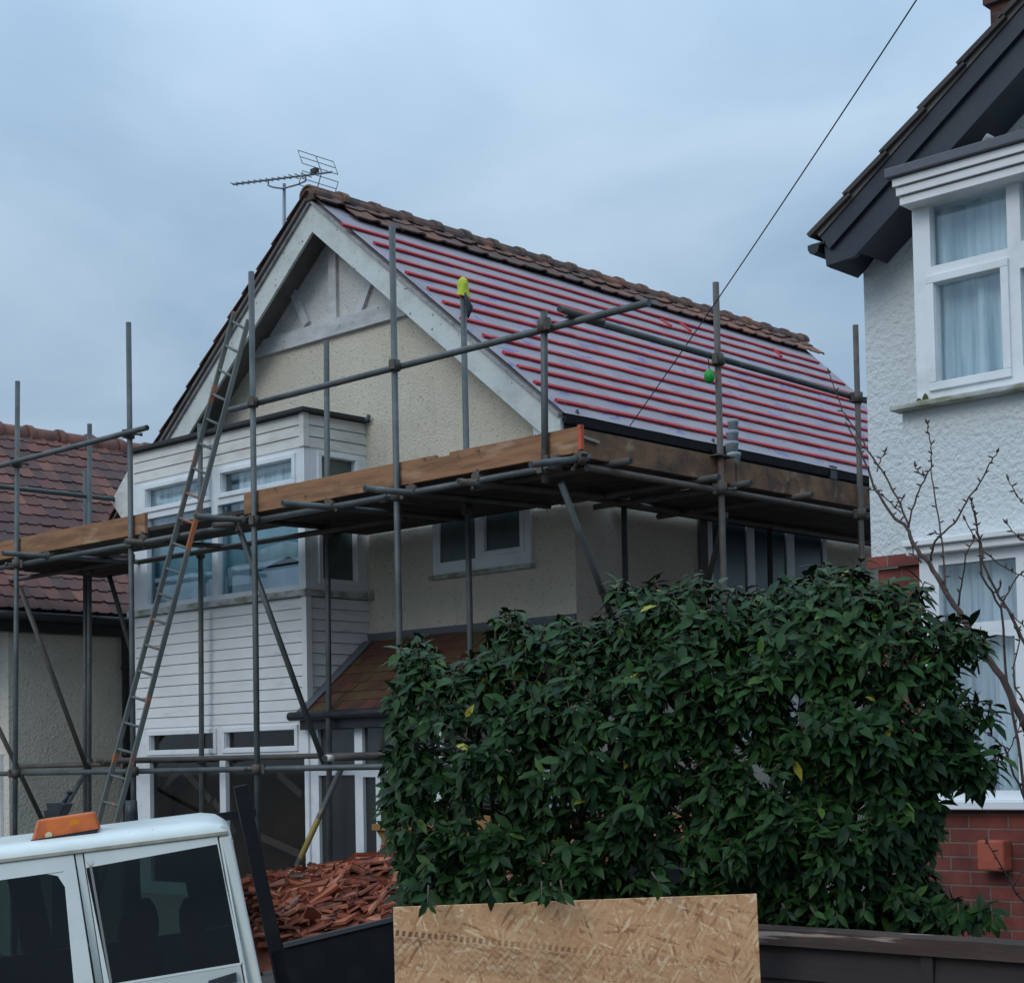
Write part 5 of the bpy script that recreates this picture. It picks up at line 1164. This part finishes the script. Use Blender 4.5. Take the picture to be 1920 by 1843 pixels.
# ================================================================== fence and board
FYs = at(1430, 1735, d=5.9); FY = FYs.y; FZ = FYs.z
FN = thing('garden_fence', 'low dark brown timber fence with a weathered top rail below the hedge', 'fence', (FYs.x, FY, ground_z(FYs.x, FY)))
fx0_ = at(745, 1700, y=FY).x; fx1_ = 1.2
posts = [at(1742, 1800, y=FY).x+k*1.83*s for s in (1,) for k in (-3, -2, -1, 0, 1, 2)]
posts = [at(1742, 1800, y=FY).x-1.64*k for k in (2, 1, 0, -1, -2)]
posts = [p for p in posts if fx0_-.3 < p < 1.5]
edges = [fx0_]+posts+[fx1_]
for p in posts:
    mb = MB(); mb.box((p-.022, FY-.018, -.15), (p+.022, FY+.06, FZ-.062)); mb.build('post', MT['fence'], FN, bevel=.004)
for a_, b_ in zip(edges[:-1], edges[1:]):
    if b_-a_ < .1: continue
    mb = MB(); zz = -.1; i = 0
    while zz < FZ-.07:
        z1_ = min(zz+.135, FZ-.062); dz1 = random.uniform(-.004, .004); vs = [(a_+.023, FY-.012, zz), (b_-.023, FY-.012, zz+dz1), (b_-.023, FY+.004, z1_), (a_+.023, FY+.004, z1_), (a_+.023, FY+.02, zz), (b_-.023, FY+.02, zz+dz1), (b_-.023, FY+.02, z1_), (a_+.023, FY+.02, z1_)]
        mb.add(vs, [(0, 1, 2, 3), (5, 4, 7, 6), (4, 5, 1, 0), (3, 2, 6, 7), (4, 0, 3, 7), (1, 5, 6, 2)]); zz += .12
    mb.build('panel', MT['fence'], FN)
mb = MB(); n = 60; vs = []
for i in range(n+1):
    x = fx0_+(fx1_-fx0_)*i/n
    w1 = .003*mnoise.noise(V((x*6, 0, 0))); w2 = .005*mnoise.noise(V((x*9, 4, 0)))
    for (yy, zz) in ((FY-.035, FZ-.060+w2), (FY-.035, FZ-.006+w1), (FY+.05, FZ+w1), (FY+.05, FZ-.06)): vs.append((x, yy, zz))
mb.add(vs, [(i*4+k, (i+1)*4+k, (i+1)*4+(k+1) % 4, i*4+(k+1) % 4) for i in range(n) for k in range(4)]); mb.add(vs[:4], [(0, 1, 2, 3)]); mb.add(vs[-4:], [(3, 2, 1, 0)]); mb.build('top_rail', MT['fence_rail'], FN)

c0 = at(738, 1700, d=5.45); c1 = at(1419, 1675, d=5.66); ev = (c1-c0); lw = ev.length; exv = ev.normalized()
OB = thing('osb_board', 'pale strand board with a tyre print propped upright in front of the hedge', 'board', (0, 0, 0))
mid = (c0+c1)*.5; gzz = ground_z(mid.x, mid.y); dn_ = V((0, 0, -1)); lean = (-_fh*.10)
me_h = mid.z-gzz
mb = MB(); 
# built in its own frame so that the strands and the print follow the sheet: x along the sheet, z up, origin at the middle
loc_v = [(-lw/2, 0, 0), (lw/2, 0, 0), (lw/2, 0, -me_h*1.0), (-lw/2, 0, -me_h*1.0)]
ob_o = MB(); ob_o.prism([(x, 0, z) for x, _, z in loc_v], (0, .018, 0))
o = ob_o.build('sheet', MT['osb'])
zax = (-dn_-lean*0).normalized(); zax = (zax-exv*zax.dot(exv)); zax = (zax+_fh*.06).normalized(); zax = (zax-exv*zax.dot(exv)).normalized(); yax = zax.cross(exv).normalized()
mt_ = Matrix((exv, yax, zax)).transposed().to_4x4(); mt_.translation = mid
OB.matrix_world = mt_; OB['_base'] = (0, 0, 0); o.parent = OB
bm2 = o.modifiers.new('bevel', 'BEVEL'); bm2.width = .0015
bpy.data.objects.remove(o) if False else None

# ================================================================== hedge
HG = thing('laurel_hedge', 'large dark evergreen laurel bush rising behind the fence and board', 'bush', at(1290, 1740, d=6.5)*1)
hr = random.Random(11)
outline = [(722, 1300), (735, 1262), (752, 1232), (790, 1222), (830, 1245), (870, 1245), (905, 1242), (932, 1200), (952, 1172), (985, 1180), (1020, 1192), (1060, 1172), (1100, 1190), (1150, 1152), (1172, 1118), (1215, 1128), (1262, 1118),
           (1310, 1110), (1352, 1112), (1395, 1134), (1440, 1122), (1490, 1112), (1520, 1092), (1560, 1078), (1605, 1092), (1650, 1110), (1700, 1120), (1735, 1140), (1752, 1195), (1800, 1180), (1842, 1200), (1846, 1250), (1800, 1262), (1810, 1300), (1855, 1345), (1815, 1385),
           (1835, 1400), (1866, 1440), (1852, 1500), (1800, 1490), (1762, 1500), (1768, 1560), (1735, 1620), (1772, 1680), (1850, 1690), (1888, 1715), (1875, 1745), (1500, 1780), (760, 1780), (742, 1690), (735, 1610), (716, 1540), (712, 1470), (728, 1400), (718, 1350)]
def inside(u, v, pts=outline):
    c = False; j = len(pts)-1
    for i in range(len(pts)):
        xi, yi = pts[i]; xj, yj = pts[j]
        if (yi > v) != (yj > v) and u < (xj-xi)*(v-yi)/(yj-yi)+xi: c = not c
        j = i
    return c
def edge_d(u, v):
    b = 1e9; n = len(outline)
    for i in range(n):
        x1, y1 = outline[i]; x2, y2 = outline[(i+1) % n]
        t_ = max(0, min(1, ((u-x1)*(x2-x1)+(v-y1)*(y2-y1))/((x2-x1)**2+(y2-y1)**2+1e-9))); b = min(b, math.hypot(u-x1-t_*(x2-x1), v-y1-t_*(y2-y1)))
    return b
def cdepth(u): return 7.15-(u-720)/1150*.85
# half thickness of the bush at a point of its outline: thin at the rim, full in the middle, lumpy
def halfth(u, v):
    e = min(1, edge_d(u, v)/150.); b = mnoise.noise(V((u/95., v/95., 2)))
    return .10+.42*math.sqrt(e)+.16*b*e
leafmb = MB(); stemmb = MB()
def leaf(base, dirv, nrm, L_, rnd, droop=.3):
    d = dirv.normalized(); n = (nrm-d*nrm.dot(d)).normalized(); s = d.cross(n); w_ = L_*hr.uniform(.19, .25)
    tw_ = hr.uniform(-.15, .15)
    def P(t_, x, h=0): return base+d*(L_*t_)+s*(w_*x)+n*(h*L_-droop*L_*t_*t_)+n*(tw_*x*w_*t_)
    vs = [P(0, 0), P(.28, -.78, .05), P(.28, 0, 0), P(.28, .78, .05), P(.62, -.92, .06), P(.62, 0, .0), P(.62, .92, .06), P(.86, -.42, .03), P(.86, 0, 0), P(.86, .42, .03), P(1.03, 0, -.01)]
    fs = [(0, 2, 1), (0, 3, 2), (1, 2, 5, 4), (2, 3, 6, 5), (4, 5, 8, 7), (5, 6, 9, 8), (7, 8, 10), (8, 9, 10)]
    leafmb.add(vs, fs, rnd, True)
def sprig(p, grow, n, L_, bright):
    g = grow.normalized(); e = g.orthogonal().normalized(); f_ = g.cross(e); ln = L_*hr.uniform(.5, 1.1)
    stemmb.tube([p-g*ln*.6, p, p+g*ln], [.004, .0035, .002], 4)
    a0 = hr.uniform(0, 6.28)
    for k in range(n):
        a_ = a0+k*2.4; t_ = k/n; b = p+g*(ln*(t_*1.0))
        out_ = e*math.cos(a_)+f_*math.sin(a_)
        d = out_*(.95-.35*t_)+g*(.25+.5*t_)+V((0, 0, -hr.uniform(.25, .85)))
        nn = (g+V((0, 0, .55))-out_*.05+V((hr.uniform(-.3, .3), hr.uniform(-.3, .3), 0)))
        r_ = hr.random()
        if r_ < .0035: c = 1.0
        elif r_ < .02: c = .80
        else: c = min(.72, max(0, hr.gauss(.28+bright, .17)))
        leaf(b, d, nn, L_*hr.choice((.55, .75, .9, 1.0, 1.15)), c, hr.uniform(.12, .4))
cnt = 0
front = -_fh
while cnt < 4200:
    u = hr.uniform(700, 1895); v = hr.uniform(1075, 1780)
    if not inside(u, v) or (edge_d(u, v) < 13 and v > 1250): continue
    h = halfth(u, v); r_ = hr.random()
    w_ = -h+hr.random()**2*.10 if r_ < .55 else hr.uniform(-h, h)
    # open pockets in the surface
    if mnoise.noise(V((u/62., v/62., 9)))+.35*mnoise.noise(V((u/25., v/25., 4))) > (.19 if v > 1300 else .34) and w_ < h*.45 and hr.random() < .93 and edge_d(u, v) > 55: continue
    p = at(u, v, d=cdepth(u)+w_*1.0)
    e = edge_d(u, v); up = 1. if v < 1350 else .45
    g = front*(.55 if w_ < 0 else -.3)+V((hr.uniform(-.6, .6), hr.uniform(-.6, .6), hr.uniform(0, .8)*up+.1))
    if e < 60: g += Z*(.8 if v < 1300 else .1)
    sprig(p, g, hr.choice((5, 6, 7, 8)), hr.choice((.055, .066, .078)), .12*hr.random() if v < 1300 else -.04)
    cnt += 1
# long fresh shoots at the top and trailing ones over the board
for (u, v) in ((758, 1235), (792, 1222), (938, 1190), (955, 1168), (1165, 1110), (1228, 1118), (1300, 1105), (1550, 1082), (1400, 1135), (1445, 1125), (1490, 1112), (1600, 1088), (1655, 1105), (1720, 1120), (1790, 1185), (1835, 1200), (1850, 1340), (1862, 1435)):
    for _ in range(3): sprig(at(u+hr.uniform(-12, 12), v+hr.uniform(-5, 15), d=cdepth(u)+hr.uniform(-.15, .15)), Z+V((hr.uniform(-.4, .4), hr.uniform(-.4, .4), 0)), 8, .085, .16)
for u in (800, 905, 1010, 1040, 1055, 1235, 1480, 1520, 1560, 1620, 1700, 1790, 1850):
    vv = 1700-(u-738)*.037-12 if u < 1420 else 1722
    for _ in range(1): sprig(at(u+hr.uniform(-14, 14), vv+hr.uniform(-26, -12), d=5.41+(u-738)/681*.21 if u < 1420 else 5.85), front*.8+V((hr.uniform(-.4, .4), 0, -.5)), 6, .06, .05)
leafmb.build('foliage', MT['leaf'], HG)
# trunks and inner branches
for i in range(22):
    u = 780+i*42; b = at(u, 1790, d=cdepth(u)+hr.uniform(-.1, .3)); b.z = min(b.z, .9)
    t_ = at(u+hr.uniform(-90, 90), hr.uniform(1250, 1450), d=cdepth(u)+hr.uniform(-.15, .25)); m1 = b.lerp(t_, .5)+V((hr.uniform(-.1, .1), hr.uniform(-.1, .1), 0))
    bb = V((b.x, b.y, ground_z(b.x, b.y)-.02)); stemmb.tube([bb, b, m1, t_], [.022, .018, .012, .005], 6)
for i in range(160):
    u = hr.uniform(770, 1780); v = hr.uniform(1280, 1700); a_ = at(u, v, d=cdepth(u)+hr.uniform(-.25, .2)); ub = u+hr.uniform(-110, 110); vb = v+hr.uniform(-60, 60)
    if not inside(u, v) or not inside(ub, vb) or edge_d(ub, vb) < 35: continue
    b_ = at(ub, vb, d=cdepth(u)+hr.uniform(-.4, .2)); stemmb.tube([a_, a_.lerp(b_, .5)+V((0, 0, .03)), b_], [.008, .006, .003], 5)
stemmb.build('stems', MT['stem'], HG)

# ================================================================== bare shrub in front of the right house
BT = thing('bare_magnolia', 'leafless shrub of forking brown twigs in front of the rendered house', 'shrub', (0, 0, 0))
tp = at(1985, 1420, d=7.6); gzz = ground_z(tp.x, tp.y); BT.location = (tp.x+.1, tp.y+.1, gzz); BT['_base'] = tuple(BT.location)
br = random.Random(5)
def branch(pts, r0, r1, name='branch', d0=7.6, d1=7.6, buds=True, par=BT):
    n = len(pts); P3 = [at(u, v, d=d0+(d1-d0)*i/(n-1)) for i, (u, v) in enumerate(pts)]
    mb = MB(); fine = []
    for i in range(n-1):
        for k in range(4):
            q = P3[i].lerp(P3[i+1], k/4); w_ = .004; fine.append(q+V((br.uniform(-w_, w_), br.uniform(-w_, w_), br.uniform(-w_, w_))))
    fine.append(P3[-1]); m_ = len(fine); rs = [.78*(r0+(r1-r0)*i/(m_-1)) for i in range(m_)]
    mb.tube(fine, rs, 7)
    if buds:
        for i in range(2, m_, 2):
            q = fine[i]; dd = V((br.uniform(-1, 1), br.uniform(-1, 1), br.uniform(-.1, 1))).normalized(); mb.tube([q, q+dd*.016, q+dd*.026], [.0035, .0042, .001], 5)
        q = fine[-1]; dd = (fine[-1]-fine[-2]).normalized(); mb.tube([q, q+dd*.012, q+dd*.03], [r1, .006, .001], 6)
    return mb.build(name, MT['bark'], par)
b0_ = V((tp.x+.1, tp.y+.1, gzz))
mb = MB(); q = at(1925, 1372, d=7.6); mb.tube([b0_-Z*.03, b0_.lerp(tp, .5)+V((.03, 0, 0)), tp, q], [.05, .04, .028, .024], 10)
trunk = mb.build('trunk', MT['bark'], BT)
branch([(1925, 1372), (1880, 1270), (1826, 1200), (1806, 1160), (1772, 1105), (1742, 1055), (1712, 1022), (1702, 990), (1672, 965), (1640, 915), (1615, 850), (1590, 800)], .022, .004, d0=7.6, d1=7.9)
branch([(1925, 1530), (1915, 1420), (1890, 1290), (1876, 1140), (1842, 1080), (1835, 1010), (1828, 965), (1822, 940)], .010, .003, d1=7.4)
branch([(1704, 988), (1690, 950), (1658, 890), (1632, 850), (1605, 808), (1580, 770), (1555, 700)], .007, .003, d0=7.85, d1=8.0)
branch([(1704, 985), (1718, 930), (1738, 890), (1746, 875), (1747, 850), (1742, 815), (1739, 795)], .006, .003, d0=7.85, d1=7.8)
branch([(1746, 880), (1757, 950), (1766, 1010), (1770, 1080), (1775, 1110)], .004, .006, d0=7.8, d1=7.7)
branch([(1737, 898), (1722, 885), (1716, 875)], .004, .003, d0=7.8, d1=7.8)
branch([(1745, 1050), (1752, 1015), (1790, 980), (1812, 940), (1838, 905), (1855, 870), (1870, 848)], .007, .003, d0=7.75, d1=7.4)
branch([(1820, 942), (1832, 985), (1838, 1020), (1845, 1060), (1868, 1110), (1885, 1135), (1910, 1180), (1935, 1240)], .004, .010, d0=7.4, d1=7.5)
branch([(1830, 1010), (1810, 975)], .004, .003, d0=7.4, d1=7.4)
branch([(1765, 1000), (1750, 1000)], .004, .003, d0=7.7, d1=7.7)
branch([(1797, 1135), (1804, 1085), (1812, 1040), (1826, 1010)], .006, .003, d0=7.7, d1=7.5)
branch([(1842, 1030), (1870, 1055), (1900, 1072), (1930, 1085)], .005, .003, d0=7.4, d1=7.4)
branch([(1880, 1128), (1905, 1085), (1930, 1060)], .005, .003, d0=7.5, d1=7.4)
branch([(1935, 960), (1915, 940), (1902, 920), (1891, 900)], .004, .003, d0=7.3, d1=7.3)
branch([(1930, 1020), (1908, 1008), (1888, 982)], .004, .003, d0=7.3, d1=7.3)
branch([(1690, 960), (1668, 942), (1645, 920), (1632, 918)], .004, .003, d0=7.9, d1=7.9)
branch([(1644, 885), (1652, 860), (1659, 848)], .004, .003, d0=7.9, d1=7.9)
branch([(1688, 950), (1692, 935)], .004, .003, d0=7.9, d1=7.9)
branch([(1728, 1055), (1712, 1040), (1706, 1010)], .005, .003, d0=7.8, d1=7.8)
branch([(1950, 1560), (1910, 1470), (1882, 1400), (1860, 1380), (1845, 1370)], .008, .003, d0=7.4, d1=7.2)
branch([(1884, 1425), (1902, 1385), (1912, 1360)], .004, .003, d0=7.3, d1=7.3)
branch([(1950, 1760), (1925, 1700), (1890, 1650), (1870, 1610), (1852, 1580)], .007, .003, d0=7.2, d1=7.1)
branch([(1900, 1665), (1925, 1610), (1935, 1590)], .004, .003, d0=7.2, d1=7.2)
branch([(1935, 1340), (1905, 1290), (1900, 1250), (1912, 1200), (1905, 1180)], .006, .003, d0=7.4, d1=7.3)
branch([(1940, 1200), (1915, 1170), (1885, 1140)], .005, .003, d0=7.3, d1=7.4)
branch([(1870, 1115), (1875, 1095)], .003, .003, d0=7.5, d1=7.5)

# tidy helper properties
for o in bpy.data.objects:
    if '_base' in o: del o['_base']
